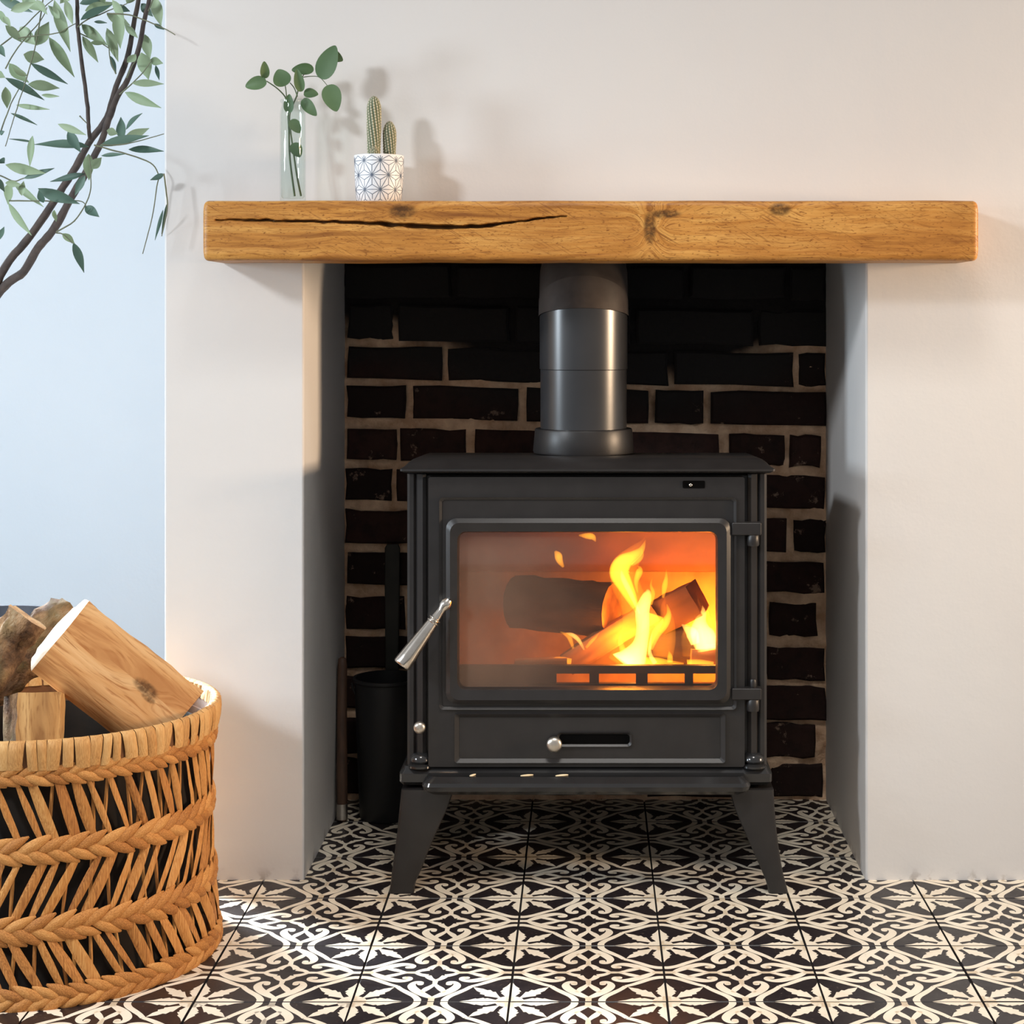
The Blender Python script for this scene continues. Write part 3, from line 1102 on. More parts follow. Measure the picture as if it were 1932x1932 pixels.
log('burning_log', 'dark log lying flat at the hinge end of the fire under the whitest flame', 'log', s, .027, FM, mi, P(1331, 1238, .05), (1, .1, -.05), (0, 0, 1), .002, G)
s, mi = boxsec(.006, .010)
log('burning_log', 'small flat stick end lying by the log guard at the dim end of the fire', 'log', s, .04, FM, mi, P(1020, 1250, .0), (1, .1, .02), (0, 0, 1), .001, G)

# flames
FG = 'flames in the stove'
FIRE = thing('fire', 'yellow and orange flames rising between the logs inside the stove', 'fire', (0.08, 0.03, 0.26))


def flame(pts, y, mat='flame', depth=.8, k=5):
    sp = []
    for (px, py, wd) in smooth_path(pts, k):
        c = P(px, py, y)
        r = max(wd, .6) / 2 * (y + CAMD) / FPX
        sp.append((c.x, c.y, c.z, r, r * depth))
    return MB().loft(sp, 12).build('flame', M[mat], FIRE, smooth=180)


flame([(1185, 1256, 74), (1196, 1240, 52), (1208, 1215, 30), (1213, 1185, 26), (1212, 1155, 28), (1217, 1135, 24), (1222, 1118, 14), (1220, 1112, 2)], .012, 'flame_hot', .6)
flame([(1205, 1160, 6), (1192, 1130, 22), (1178, 1102, 32), (1168, 1080, 38), (1176, 1062, 34), (1194, 1050, 22), (1208, 1040, 14), (1214, 1030, 8), (1218, 1018, 1)], .02, 'flame', .8)
flame([(1207, 1158, 4), (1190, 1120, 10), (1176, 1092, 10), (1172, 1076, 3)], .010, 'flame_hot', .8)
flame([(1228, 1225, 8), (1238, 1196, 18), (1254, 1176, 18), (1262, 1158, 10), (1258, 1140, 2)], .012, 'flame', 1)
flame([(1236, 1160, 34), (1232, 1172, 40), (1222, 1200, 30), (1218, 1235, 14), (1216, 1250, 3)], .016, 'flame', .6)
flame([(1203, 1118, 3), (1200, 1098, 9), (1206, 1080, 14), (1207, 1072, 8), (1203, 1068, 1)], .02, 'flame', 1)
flame([(1251, 1128, 5), (1254, 1106, 11), (1257, 1090, 7), (1257, 1074, 1)], .03, 'flame', 1)
flame([(1334, 1226, 44), (1330, 1208, 48), (1322, 1190, 42), (1322, 1172, 24), (1327, 1156, 12), (1325, 1142, 1)], .025, 'flame_hot', .7)
flame([(1312, 1215, 18), (1306, 1196, 24), (1296, 1186, 14), (1286, 1178, 2)], .022, 'flame_hot', .8)
flame([(1346, 1226, 10), (1342, 1190, 14), (1336, 1160, 6), (1337, 1140, 1)], .026, 'flame', .8)
flame([(1218, 1254, 30), (1240, 1250, 20), (1262, 1250, 10), (1290, 1252, 4)], .004, 'flame', 1)
flame([(1297, 1255, 22), (1320, 1253, 18), (1346, 1255, 14)], .004, 'flame', .8)
flame([(1264, 1250, 12), (1264, 1238, 10), (1262, 1228, 1)], .004, 'flame', 1)
flame([(1236, 1252, 10), (1226, 1232, 8), (1228, 1205, 4), (1232, 1190, 1)], .006, 'flame_hot', 1)
flame([(1083, 1230, 2), (1078, 1212, 8), (1072, 1200, 9), (1057, 1192, 2)], .02, 'flame', 1)
flame([(1102, 1226, 3), (1092, 1208, 8), (1080, 1198, 8), (1068, 1194, 2)], .02, 'flame_hot', 1)
flame([(1106, 1222, 5), (1116, 1210, 7), (1124, 1202, 5), (1132, 1192, 1)], .02, 'flame', 1)
flame([(1063, 1070, 5), (1056, 1058, 13), (1053, 1048, 15), (1047, 1040, 5)], .0, 'flame', 1)
flame([(1092, 1010, 3), (1106, 1011, 11), (1118, 1013, 12), (1124, 1022, 2)], .0, 'flame', 1)
M['flame_soft'] = flamemat('thin_flame_gas', (1.0, 0.27, 0.012), 34)
flame([(1172, 1256, 60), (1190, 1225, 64), (1200, 1185, 56), (1196, 1140, 52), (1180, 1100, 56), (1180, 1070, 54), (1196, 1045, 34), (1212, 1022, 8), (1220, 1008, 1)], .030, 'flame_soft', .7)
flame([(1250, 1240, 40), (1254, 1205, 44), (1258, 1172, 30), (1252, 1145, 12), (1256, 1125, 1)], .026, 'flame_soft', .7)
flame([(1318, 1236, 64), (1316, 1205, 66), (1312, 1176, 40), (1318, 1148, 14), (1316, 1122, 1)], .034, 'flame_soft', .6)
flame([(1190, 1250, 26), (1176, 1228, 14), (1170, 1206, 8), (1174, 1186, 1)], .006, 'flame', .9)
flame([(1226, 1140, 10), (1232, 1120, 9), (1228, 1104, 5), (1231, 1090, 1)], .020, 'flame', 1)
flame([(1192, 1066, 6), (1206, 1056, 9), (1212, 1046, 6), (1211, 1036, 1)], .018, 'flame', 1)
flame([(1030, 1255, 10), (1050, 1246, 14), (1078, 1248, 12)], .004, 'flame', .8)

# ------------------------------------------------------------------ flue pipe
PY, PXc, PR = 0.125, X(1101, .125), 0.0708
FP = thing('flue_pipe', 'black enamelled flue pipe rising from the stove top behind the mantel', 'pipe', (PXc, PY, ztop))
m = MB().lathe([(.0805, 0), (.0815, .003), (.0785, .036), (.0775, .0385), (.072, .0395), (.06, .0395), (.06, 0)], 64, (PXc, PY, ztop), 0, True)
m.build('collar', M['iron'], FP, smooth=30)
zr = Z(697, PY - PR)
z2 = Z(598, PY)
m = MB().lathe([(PR - .0012, ztop + .02), (PR - .0012, zr - .002), (PR - .004, zr), (PR - .004, ztop + .02)], 64, (PXc, PY, 0), 0, True)
m.build('lower_section', M['pipe'], FP, smooth=30)
m = MB()
t1 = math.radians(11)
prof = [(PR, zr - .001, 0), (PR, zr + .001, 0), (PR, z2, 1), (PR - .003, z2, 1), (PR - .003, zr - .001, 0)]
m.rings([[(PXc + r * math.cos(a), PY + r * math.sin(a), z - (math.tan(t1) * r * math.sin(a) if tl else 0)) for a in (2 * PI * j / 64 for j in range(64))] for r, z, tl in prof], closed=True)
m.build('upper_section', M['pipe'], FP, smooth=30)


def gore(c, tilt_in, tilt_out, dir_t, ln, rr):
    """one elbow segment: runs along dir_t with both ends mitred"""
    d = Vector((0, math.sin(dir_t), math.cos(dir_t)))
    bv = Vector((0, math.cos(dir_t), -math.sin(dir_t)))
    rs = []
    for base, tl in ((0, tilt_in), (ln, tilt_out)):
        rg = []
        nrm = Vector((0, math.sin(tl), math.cos(tl)))
        for j in range(64):
            a = 2 * PI * j / 64
            off = Vector((math.cos(a) * rr, 0, 0)) + bv * (math.sin(a) * rr)
            p = c + off
            e_ = c + d * base
            s_ = (e_ - p).dot(nrm) / d.dot(nrm)
            rg.append(p + d * s_)
        rs.append(rg)
    MB().rings(rs, 0, False, False).build('elbow_segment', M['elbow'], FP, smooth=30)
    return c + d * ln


c = Vector((PXc, PY, z2))
rd = math.radians
c = gore(c, rd(11), rd(34), rd(22), .026, PR + .0018)
c = gore(c, rd(34), rd(68), rd(46), .06, PR + .0012)
c = gore(c, rd(68), rd(90), rd(90), BACK - .004 - c.y, PR + .0006)

# ------------------------------------------------------------------ vase with sprigs, cactus
VY = -.055
vc = P(552.5, 375, VY)
vz = 1.0405
vh = Z(188, VY) - vz
VS = thing('glass_vase', 'slim clear glass bottle vase holding green sprigs on the mantel', 'vase', (vc.x, VY, vz))
r = .0193
out = [(0, 0), (r * .95, 0), (r, .002), (r, vh * .86), (r * .93, vh * .91), (r * .84, vh * .94), (r * .84, vh * .965), (r * .96, vh * .975), (r * .98, vh * .99), (r * .92, vh)]
inn = [(r * .80, vh * .99), (r * .76, vh * .95), (r * .86, vh * .90), (r * .91, vh * .85), (r * .91, .010), (r * .8, .007), (0, .007)]
MB().lathe(out + inn, 36, (vc.x, VY, vz)).build('glass_body', M['vase_glass'], VS, smooth=40)


def leafmesh(base, tip, wd, nrm, kind='lance', fold=.25, curl=.06):
    base, tip = Vector(base), Vector(tip)
    t = tip - base
    L = t.length
    t.normalize()
    nrm = Vector(nrm)
    nrm = (nrm - t * nrm.dot(t)).normalized()
    s = t.cross(nrm)
    n = 9 if kind == 'lance' else 15
    vs = []
    for i in range(n):
        u = i / (n - 1) if kind == 'lance' else .5 - .5 * math.cos(PI * i / (n - 1))
        if kind == 'lance':
            w_ = (math.sin(PI * u ** .78)) ** 1.15 if 0 < u < 1 else 0
        else:
            w_ = (math.sin(PI * u ** .75)) ** .62 if 0 < u < 1 else 0
        w_ = w_ * wd / 2 + .0003
        bend = nrm * (-curl * L * (u - .15) ** 2 * 1.6)
        c = base + t * (L * u) + bend
        for q in (-1, -.55, 0, .55, 1):
            vs.append(c + s * (q * w_) + nrm * (fold * w_ * (abs(q) ** 1.5)))
    m = MB()
    fs = [(i * 5 + j, i * 5 + j + 1, i * 5 + j + 6, i * 5 + j + 5) for i in range(n - 1) for j in range(4)]
    th = nrm * -.0004
    m.add(vs, fs)
    m.add([v + th for v in vs], [f[::-1] for f in fs])
    # rim closing the thin blade
    edge = [i * 5 for i in range(n)] + [i * 5 + 4 for i in range(n - 1, -1, -1)]
    k = len(vs)
    m2 = [(edge[i], edge[(i + 1) % len(edge)], edge[(i + 1) % len(edge)] + k, edge[i] + k) for i in range(len(edge))]
    m.f += m2
    m.m += [0] * len(m2)
    return m


def px2(pts, y, sc=1.0):
    return [P(a * sc, c * sc, y) for a, c in pts]


SG1 = thing('leafy_sprig', 'leafy green sprig in the glass vase, leaning away from the cactus', 'sprig', (vc.x, VY, vz + .008))
SG2 = thing('leafy_sprig', 'taller leafy green sprig in the glass vase, arching toward the cactus', 'sprig', (vc.x + .002, VY, vz + .008))


def stem(pts, rad, parent, y=VY, name='stem', mat='stem'):
    sp = smooth_path([tuple(P(a, c, y + (q[0] if q else 0))) for a, c, *q in pts], 5)
    return MB().tube(sp, [rad[0] + (rad[1] - rad[0]) * i / (len(sp) - 1) for i in range(len(sp))], 7).build(name, M[mat], parent, smooth=60)


stem([(556, 370, -.004), (547, 300), (545, 245, 0), (543, 212, .004), (541, 192, .002), (536, 180, 0), (522, 166, -.004), (503, 153, -.008)], (.0016, .0009), SG1)
stem([(568, 370, .003), (560, 330), (553, 282), (546, 225, 0), (552, 200, 0), (560, 180), (563, 160), (561, 140, -.003)], (.0016, .0009), SG2)
stem([(541, 190), (540, 175), (538, 160)], (.001, .0007), SG1)
stem([(561, 182), (555, 166, .004), (547, 156, .004)], (.001, .0007), SG2)
stem([(563, 162), (570, 146, .003), (580, 132, .003)], (.0009, .0006), SG2)
stem([(570, 146), (586, 144), (603, 146), (618, 162, -.004)], (.0007, .0005), SG2)
SL = [(503, 154, 462, 162, 26, 1, .5), (500, 148, 499, 117, 17, 1, .3), (538, 162, 524, 131, 34, 1, .15), (592, 131, 550, 131, 22, 2, .6), (568, 173, 560, 131, 19, 2, .5), (573, 176, 600, 176, 21, 2, .25),
      (571, 187, 595, 217, 22, 2, .25), (606, 149, 630, 85, 40, 2, .12), (611, 98, 646, 112, 26, 2, .12), (620, 160, 634, 208, 36, 2, .12), (545, 213, 545, 178, 19, 1, .4), (549, 226, 566, 250, 21, 1, .15), (553, 270, 566, 296, 23, 2, .15)]
for (a, c, d, e_, wd, sg, fo) in SL:
    yy = VY + random.uniform(-.008, .004)
    if c > 215:
        yy = VY - .003
    lf = leafmesh(P(a, c, yy), P(d, e_, yy - random.uniform(0, .012) * (c < 215)), wd * (VY + CAMD) / FPX, (random.uniform(-.4, .4), -1, random.uniform(-.1, .6)), 'round', fo * .7, .10)
    lf.build('leaf', M['sprig_leaf'], SG1 if sg == 1 else SG2, smooth=60)

CY_ = -.062
cc = P(715, 375, CY_)
cz = 1.0402
CP = thing('potted_cactus', 'small two-column cactus in a white patterned pot on the mantel', 'cactus', (cc.x, CY_, cz))
pr, ph = .0374, Z(294, CY_) - cz
m = MB().lathe([(0, 0), (pr * .86, 0), (pr * .90, .002), (pr * .955, ph * .35), (pr, ph * .98), (pr * .99, ph), (pr * .93, ph), (pr * .92, ph * .9), (0, ph * .9)], 48, (cc.x, CY_, cz))
m.build('pot', M['pot'], CP, smooth=40)


def potr(z):
    k = z / ph
    return (pr * (.90 + .055 * k / .35) if k < .35 else pr * (.955 + .045 * (k - .35) / .63)) + .0002


m = MB()
nodes = 9
sp_ = 2 * PI / nodes
hrow = .0217
segs = []
for row in range(-1, 4):
    for i in range(nodes):
        def nd(r_, i_):
            return (sp_ * (i_ + (.5 if r_ % 2 else 0)), .006 + .012 + (r_ - .0) * hrow)
        sh = 1 if row % 2 else 0
        a, b2, c2, d2 = nd(row, i), nd(row, i + 1), nd(row + 1, i + sh), nd(row + 1, i + 1 - (1 - sh) * 2 + 0)
        up2 = nd(row + 1, i + sh)
        dn2 = nd(row - 1, i + sh)
        upl = nd(row + 1, i + sh - 1)
        g1 = tuple((a[q] + b2[q] + up2[q]) / 3 for q in (0, 1))
        g2 = tuple((a[q] + b2[q] + dn2[q]) / 3 for q in (0, 1))
        segs += [(a, b2), (a, up2), (a, upl)]
        for g, tri in ((g1, (a, b2, up2)), (g2, (a, b2, dn2))):
            segs += [(g, v_) for v_ in tri]
for (a, c) in segs:
    n = 4
    pts_ = []
    for i in range(n + 1):
        th, z = a[0] + (c[0] - a[0]) * i / n, a[1] + (c[1] - a[1]) * i / n
        if .0015 <= z <= ph - .0012:
            pts_.append((th, z))
    if len(pts_) < 2:
        continue
    dth, dz = (c[0] - a[0]) * pr, c[1] - a[1]
    q = math.hypot(dth, dz)
    nx_, nz_ = -dz / q * .0004 / pr, dth / q * .0004
    vs = []
    for th, z in pts_:
        for sg in (1, -1):
            t_, z_ = th + nx_ * sg, z + nz_ * sg
            rr = potr(z_)
            vs.append((cc.x + rr * math.cos(t_), CY_ + rr * math.sin(t_), cz + z_))
    m.add(vs, [(2 * i, 2 * i + 1, 2 * i + 3, 2 * i + 2) for i in range(len(pts_) - 1)])
m.build('printed_pattern', M['ink'], CP)['label'] = 'blue-grey geometric star line print'
MB().lathe([(0, 0), (pr * .92, 0), (pr * .92, .002), (0, .005)], 24, (cc.x, CY_, cz + ph * .9)).build('soil', M['soil'], CP, smooth=60)


def cactusmat():
    t = NT('cactus_skin')
    a = t.n('ShaderNodeAttribute')
    a.attribute_name = 'rib'
    f = a.outputs['Fac']
    c = t.ramp(f, [(0.0, lin((84, 98, 76))), (0.4, lin((128, 134, 108))), (0.7, lin((196, 188, 164))), (1.0, lin((222, 212, 192)))])
    return t.base(c, .8, 0, .2)


M['cactus'] = cactusmat()
M['spine'] = speckle('cactus_spine', (226, 214, 190), (198, 184, 158), 40, .7, 0, 0)


def cactus(pxc, pyt, wd, y):
    base = P(pxc, 300, y)
    hgt = Z(pyt, y) - base.z
    R_ = wd / 2 * (y + CAMD) / FPX
    n, mrow = 78, int(hgt / .0011)
    rings, att = [], []
    sp = MB()
    for i in range(mrow + 1):
        u = i / mrow
        z = u * hgt
        topk = (hgt - z) / (R_ * 2.0)
        rr = R_ * (math.sqrt(max(0, 1 - (1 - min(topk, 1)) ** 2)) if topk < 1 else 1) * (.88 + .12 * min(1, z / (hgt * .5)))
        rg = []
        for j in range(n):
            a = 2 * PI * j / n
            rb = .5 + .5 * math.cos(13 * a + 160 * z)
            tb = .5 + .5 * math.cos(2 * PI * z / .0042 + PI * (round((13 * a + 160 * z) / (2 * PI)) % 2))
            hgh = rb ** .8 * (.45 + .55 * tb)
            q = rr * (1 - .13 + .16 * hgh)
            rg.append((base.x + q * math.cos(a), base.y + q * math.sin(a), base.z + z))
            att.append(hgh)
        rings.append(rg)
    m = MB().rings(rings)
    o = m.build('cactus_stem', M['cactus'], CP, smooth=180)
    at = o.data.attributes.new('rib', 'FLOAT', 'POINT')
    at.data.foreach_set('value', att)
    for k in range(800):
        z = random.uniform(.12, 1) * hgt
        topk = (hgt - z) / (R_ * 2.0)
        rr = R_ * (math.sqrt(max(0, 1 - (1 - min(topk, 1)) ** 2)) if topk < 1 else 1)
        a = random.uniform(0, 2 * PI)
        d = Vector((math.cos(a), math.sin(a), random.uniform(-.4, .9))).normalized()
        p0 = Vector((base.x + rr * .95 * math.cos(a), base.y + rr * .95 * math.sin(a), base.z + z))
        s_ = Vector((-math.sin(a), math.cos(a), 0)) * .0003
        sp.add([p0 + s_, p0 - s_, p0 + d * random.uniform(.0018, .0032)], [(0, 1, 2)])
    so = sp.build('spines', M['spine'], o)
    so['kind'] = 'stuff'


cactus(705.5, 181, 28, CY_ - .004)
cactus(735, 229, 26, CY_ + .004)
cactus(707, 276, 19, CY_ - .022)

# ------------------------------------------------------------------ olive tree in the alcove
K = 660 / 1932
OY = .17
pot_c = Vector((-1.088, .5, 0))
OT = thing('olive_tree', 'potted olive tree with slender grey-green leaves leaning out of the alcove', 'tree', tuple(pot_c))
ptop = .32
m = MB().lathe([(0, 0), (.10, 0), (.105, .004), (.132, ptop - .03), (.138, ptop - .028), (.140, ptop), (.131, ptop), (.126, ptop - .05), (0, ptop - .05)], 48, tuple(pot_c))
m.build('planter', M['planter'], OT, smooth=35)
MB().lathe([(0, 0), (.126, 0), (.10, .012), (0, .02)], 24, (pot_c.x, pot_c.y, ptop - .05)).build('soil', M['soil'], OT, smooth=60)


def br(pts, r0, r1, y, mat='olive_bark', name='branch', dy=0.0):
    n = len(pts)
    sp = smooth_path([tuple(P(a * K, c * K, y + dy * i / (n - 1))) for i, (a, c) in enumerate(pts)], 5)
    q = len(sp)
    return MB().tube([(p[0] + .0012 * noise.noise((p[2] * 60, 1, 0)), p[1], p[2] + .0012 * noise.noise((p[0] * 60, 5, 0))) for p in sp],
                     [(r0 + (r1 - r0) * i / (q - 1)) * (1 + .12 * noise.noise((i * .9, y * 9, 2))) for i in range(q)], 8).build(name, M[mat], OT, smooth=60)


tb = pot_c + Vector((.0, 0, ptop - .04))


def to_px(v):
    D = v.y + CAMD
    return ((CX + v.x * FPX / D) / K, (CY - (v.z - CAMH) * FPX / D) / K)


q = to_px(Vector((tb.x, .5, tb.z)))
br([q, (-200, 3000), (-190, 2500), (-150, 2100), (-60, 1720), (25, 1580), (130, 1500), (210, 1370), (300, 1260), (400, 1080), (470, 960), (560, 780), (600, 660), (650, 530), (700, 450), (760, 290), (800, 100), (830, -40), (860, -300)], .010, .0030, .5, dy=-.40)
br([(q[0] + 25, q[1]), (-150, 3000), (-150, 2500), (-130, 2050), (-70, 1720), (25, 1480), (170, 1300), (300, 1110), (420, 920), (490, 790), (590, 650), (640, 480), (700, 330), (745, 100), (770, -40), (780, -250)], .0095, .0032, .5, dy=-.36)
br([(497, 780), (490, 700), (480, 560), (450, 330), (430, 150), (425, -30), (420, -200)], .0034, .0030, OY - .02)
TW = [([(520, 800), (620, 830), (700, 850), (830, 900), (875, 960), (866, 1030), (840, 1200), (788, 1402)], -.19),
      ([(905, 960), (918, 1060), (925, 1140), (912, 1220), (893, 1305)], -.21), ([(560, 800), (660, 800), (760, 780), (905, 740)], -.10),
      ([(240, -20), (200, 230), (150, 420), (80, 640), (30, 810)], 0), ([(-20, 270), (120, 160), (220, 60), (330, -30)], .02),
      ([(310, 1280), (410, 1220), (490, 1090), (503, 960), (490, 860)], -.05), ([(100, 210), (220, 195), (320, 180), (420, 130)], -.02),
      ([(590, 75), (700, 80), (780, 105), (880, 145), (968, 192)], -.20), ([(50, 1108), (200, 1110), (330, 1112), (450, 1112), (480, 1150)], .0),
      ([(660, 520), (720, 470), (790, 400), (840, 330)], -.03), ([(700, 430), (740, 350), (800, 300)], .0), ([(0, 740), (50, 600), (110, 480), (150, 430)], .05),
      ([(0, 970), (80, 1000), (130, 985), (250, 950)], .0), ([(430, 150), (480, 110), (600, 60), (700, 20)], -.03), ([(30, 380), (100, 260), (220, 120), (260, 40)], .03),
      ([(640, 410), (610, 330), (600, 250)], .0), ([(440, 640), (500, 700)], 0), ([(430, 180), (560, 240), (640, 290)], .02), ([(310, 1285), (345, 1292), (400, 1345)], -.03), ([(820, 60), (850, -20), (880, -100)], -.05)]
for pts, dy in TW:
    br(pts, .0013, .0007, OY + dy, 'twig', 'twig')
LV = """-10 -10 175 65 45 d;445 110 620 30 52 d;300 0 385 285 52 p;360 0 395 130 38 p;270 205 412 425 48 p;450 135 590 250 48 p;455 200 540 345 38 p;590 155 650 340 48 p;650 60 665 270 54 p;850 -20 890 145 52 p
730 460 905 460 34 p;690 510 885 597 44 p;780 290 820 440 64 p;800 190 830 330 48 p;830 330 900 350 36 p;860 360 880 440 18 d;610 310 640 410 24 d;50 350 155 460 58 p;30 430 245 555 48 d;155 465 330 485 48 p
170 350 375 465 34 d;230 525 330 530 18 p;60 625 205 685 16 d;90 580 265 605 22 p;320 685 475 745 32 p;375 725 450 845 46 d;490 810 185 785 54 d;185 785 50 765 12 d;180 750 170 920 40 p;550 805 825 755 58 d
680 770 665 645 52 d;695 715 775 620 40 d;690 760 825 710 42 p;590 720 650 740 36 p;710 825 905 835 40 d;560 860 690 850 20 d;490 850 490 995 48 p;500 930 560 870 42 p;470 960 280 1005 30 d;470 970 410 1080 36 d
30 910 255 955 52 p;130 985 290 925 30 d;210 1040 440 1125 62 d;470 1140 550 1200 42 d;45 1120 180 1300 52 p;60 1010 40 1130 52 p;70 1000 230 1140 32 p;345 1290 410 1350 36 p;405 1340 465 1505 40 d;905 960 830 995 26 d
900 1160 855 1325 14 d;920 1130 895 1300 12 d;130 300 245 330 58 p;110 150 200 250 62 p;200 250 270 120 62 p;30 140 125 235 42 p;-10 250 25 310 32 d;570 0 520 50 42 d;470 60 640 10 52 p;-20 395 25 430 34 p
590 80 720 140 48 p;620 0 690 120 38 p;440 20 600 -20 48 d;30 480 40 600 42 p;-20 980 25 1060 28 d;-10 1330 22 1250 32 d;750 300 700 350 36 p;60 60 200 10 42 p;120 -10 240 60 48 p;200 0 260 80 32 p
500 235 585 240 20 p;520 120 590 125 14 d;30 1010 120 1020 30 p;120 1080 130 1000 34 p;300 1160 310 1225 26 p;240 1120 215 1050 36 d;150 420 60 360 40 p;330 100 260 30 40 p;780 20 840 90 40 d;690 140 760 210 30 p
20 90 60 150 26 p;850 130 905 160 20 d;640 30 720 60 34 d;-20 60 40 140 44 p;700 20 760 -60 44 p;400 -60 330 20 48 p;540 -60 580 20 40 p;100 -80 60 10 48 p;880 -120 840 -20 42 p;0 880 25 900 34 d;0 740 22 725 22 d""".replace('\n', ';').split(';')
for ent in LV:
    a = ent.split()
    bx_, by_, tx_, ty_, wd = (float(q) for q in a[:5])
    dk = a[5] == 'd'
    yy = OY + random.uniform(-.07, .05)
    if max(bx_, tx_) > 902 and by_ > 900:
        yy = OY - .20
    elif max(bx_, tx_) > 860:
        yy = max(yy, OY - .1)
    pb, pt = P(bx_ * K, by_ * K, yy), P(tx_ * K, ty_ * K, yy + random.uniform(-.02, .02))
    nr = (random.uniform(-.6, .6), -1, random.uniform(.1, .9) if dk else random.uniform(-.8, .2))
    leafmesh(pb, pt, wd * 1.22 * K * (yy + CAMD) / FPX, nr, 'lance', random.choice((-.25, .3, .35)), random.uniform(-.05, .08)).build('leaf', M['leaf_dark' if dk else 'leaf_pale'], OT, smooth=60)

# ------------------------------------------------------------------ basket and firewood
BC = Vector((-.742, -.290, 0))
BK = thing('wicker_basket', 'round woven palm basket of braided bands and slanted strips, full of firewood', 'basket', tuple(BC))
prof = [(0, .2275), (.05, .2235), (.10, .2195), (.15, .2175), (.20, .2165), (.25, .2175), (.295, .2205), (.335, .2255)]


def brad(z):
    for i in range(len(prof) - 1):
        if z <= prof[i + 1][0]:
            u = (z - prof[i][0]) / (prof[i + 1][0] - prof[i][0])
            return prof[i][1] + (prof[i + 1][1] - prof[i][1]) * u
    return prof[-1][1]


def onb(th, z, dr=0.0):
    r = brad(max(0, min(z, .335))) + dr
    return Vector((BC.x + r * math.cos(th), BC.y + r * math.sin(th), z))


MB().lathe([(0, .002), (.215, .002), (.22, .006), (.215, .010), (0, .010)], 48, tuple(BC)).build('basket_base', M['raffia_core'], BK, smooth=40)
MB().lathe([(.206, .012), (.200, .15), (.205, .296), (.203, .296), (.197, .15), (.203, .012)], 64, tuple(BC), 0, True).build('shade_backing', M['shade_backing'], BK, smooth=60)['label'] = 'dark sheet added behind the weave in place of the shaded interior'  # added opaque sheet, makes the weave gaps look dark with shade
# rim: a band wrapped in broad strips
m = MB()
m.lathe([(brad(.305) - .005, .303), (brad(.305) + .003, .303), (.2245 + .003, .332), (.2245 - .001, .336), (.2245 - .006, .331)], 96, tuple(BC), 0, True)
rim = m.build('rim', M['raffia_core'], BK, smooth=60)
th = 0
while th < 2 * PI - .03:
    wd = random.uniform(.05, .095)
    sl = random.uniform(-.02, .03)
    m = MB()
    rs = []
    lo = .3015 - random.uniform(0, .004)
    path = [(lo, .0045), (.312, .0062), (.325, .0062), (.3345, .0045), (.3375, -.001), (.335, -.007), (.318, -.008)]
    for (z, dr) in path:
        u = (z - lo) / .036
        rg = []
        for q, bul in ((0, -.0012), (.12, .0), (.5, .0010), (.88, .0), (1, -.0012)):
            t_ = th + wd * (.03 + .94 * q) + sl * (1 - u)
            r = brad(.31) + (.2255 - brad(.31)) * u + dr + bul * (1 if dr > -.002 else -1)
            rg.append((BC.x + r * math.cos(t_), BC.y + r * math.sin(t_), z))
        rs.append(rg)
    vs = [p for r in rs for p in r]
    m.add(vs, [(i * 5 + j, i * 5 + j + 1, i * 5 + j + 6, i * 5 + j + 5) for i in range(len(rs) - 1) for j in range(4)])
    m.build('strip', M['raffia_rim'], rim, smooth=60)
    th += wd
# slanted strips
for (za, zb, lean, cnt) in ((.283, .203, 1, 58), (.188, .107, -1, 58), (.092, .018, 1, 58)):
    for k in range(cnt):
        t0_ = 2 * PI * (k + random.uniform(-.22, .22)) / cnt
        dth = lean * (random.uniform(.10, .16) if za > .25 else random.uniform(.15, .21))
        wd = random.uniform(.009, .0165)
        tw = random.uniform(-.6, .6)
        nar = random.uniform(.5, .9)
        rs = []
        n = 6
        for i in range(n + 1):
            u = i / n
            z = za + (zb - za) * u
            t_ = t0_ + dth * (u - .5)
            c = onb(t_, z, .0015 * math.sin(PI * u) + random.uniform(-.0005, .0005))
            rad = Vector((math.cos(t_), math.sin(t_), 0))
            tan = Vector((-math.sin(t_), math.cos(t_), 0))
            al = (Vector((0, 0, zb - za)) + tan * (dth * .22)).normalized()
            lat = al.cross(rad).normalized()
            ang = tw * (u - .5) + .35 * math.sin(k * 2.3)
            lt = lat * math.cos(ang) + rad * math.sin(ang)
            nm = al.cross(lt).normalized()
            if nm.dot(rad) < 0:
                nm = -nm
            w_ = wd / 2 * (1 - (1 - nar) * abs(2 * u - 1) ** 1.5)
            rs.append([c - lt * w_, c - lt * w_ * .4 + nm * .0016, c + lt * w_ * .4 + nm * .0016, c + lt * w_, c + lt * w_ * .4 - nm * .0012, c - lt * w_ * .4 - nm * .0012])
        MB().rings(rs).build('slat', M['raffia'], BK, smooth=50)
        if random.random() < .65:
            # thin stray strand crossing behind
            t_ = t0_ + .05
            pa, pb = onb(t_, za, -.004), onb(t_ + random.uniform(-.05, .05), zb, -.004)
            MB().tube([pa, (pa + pb) / 2, pb], [.0022, .0026, .002], 5).build('strand', M['raffia'], BK, smooth=60)
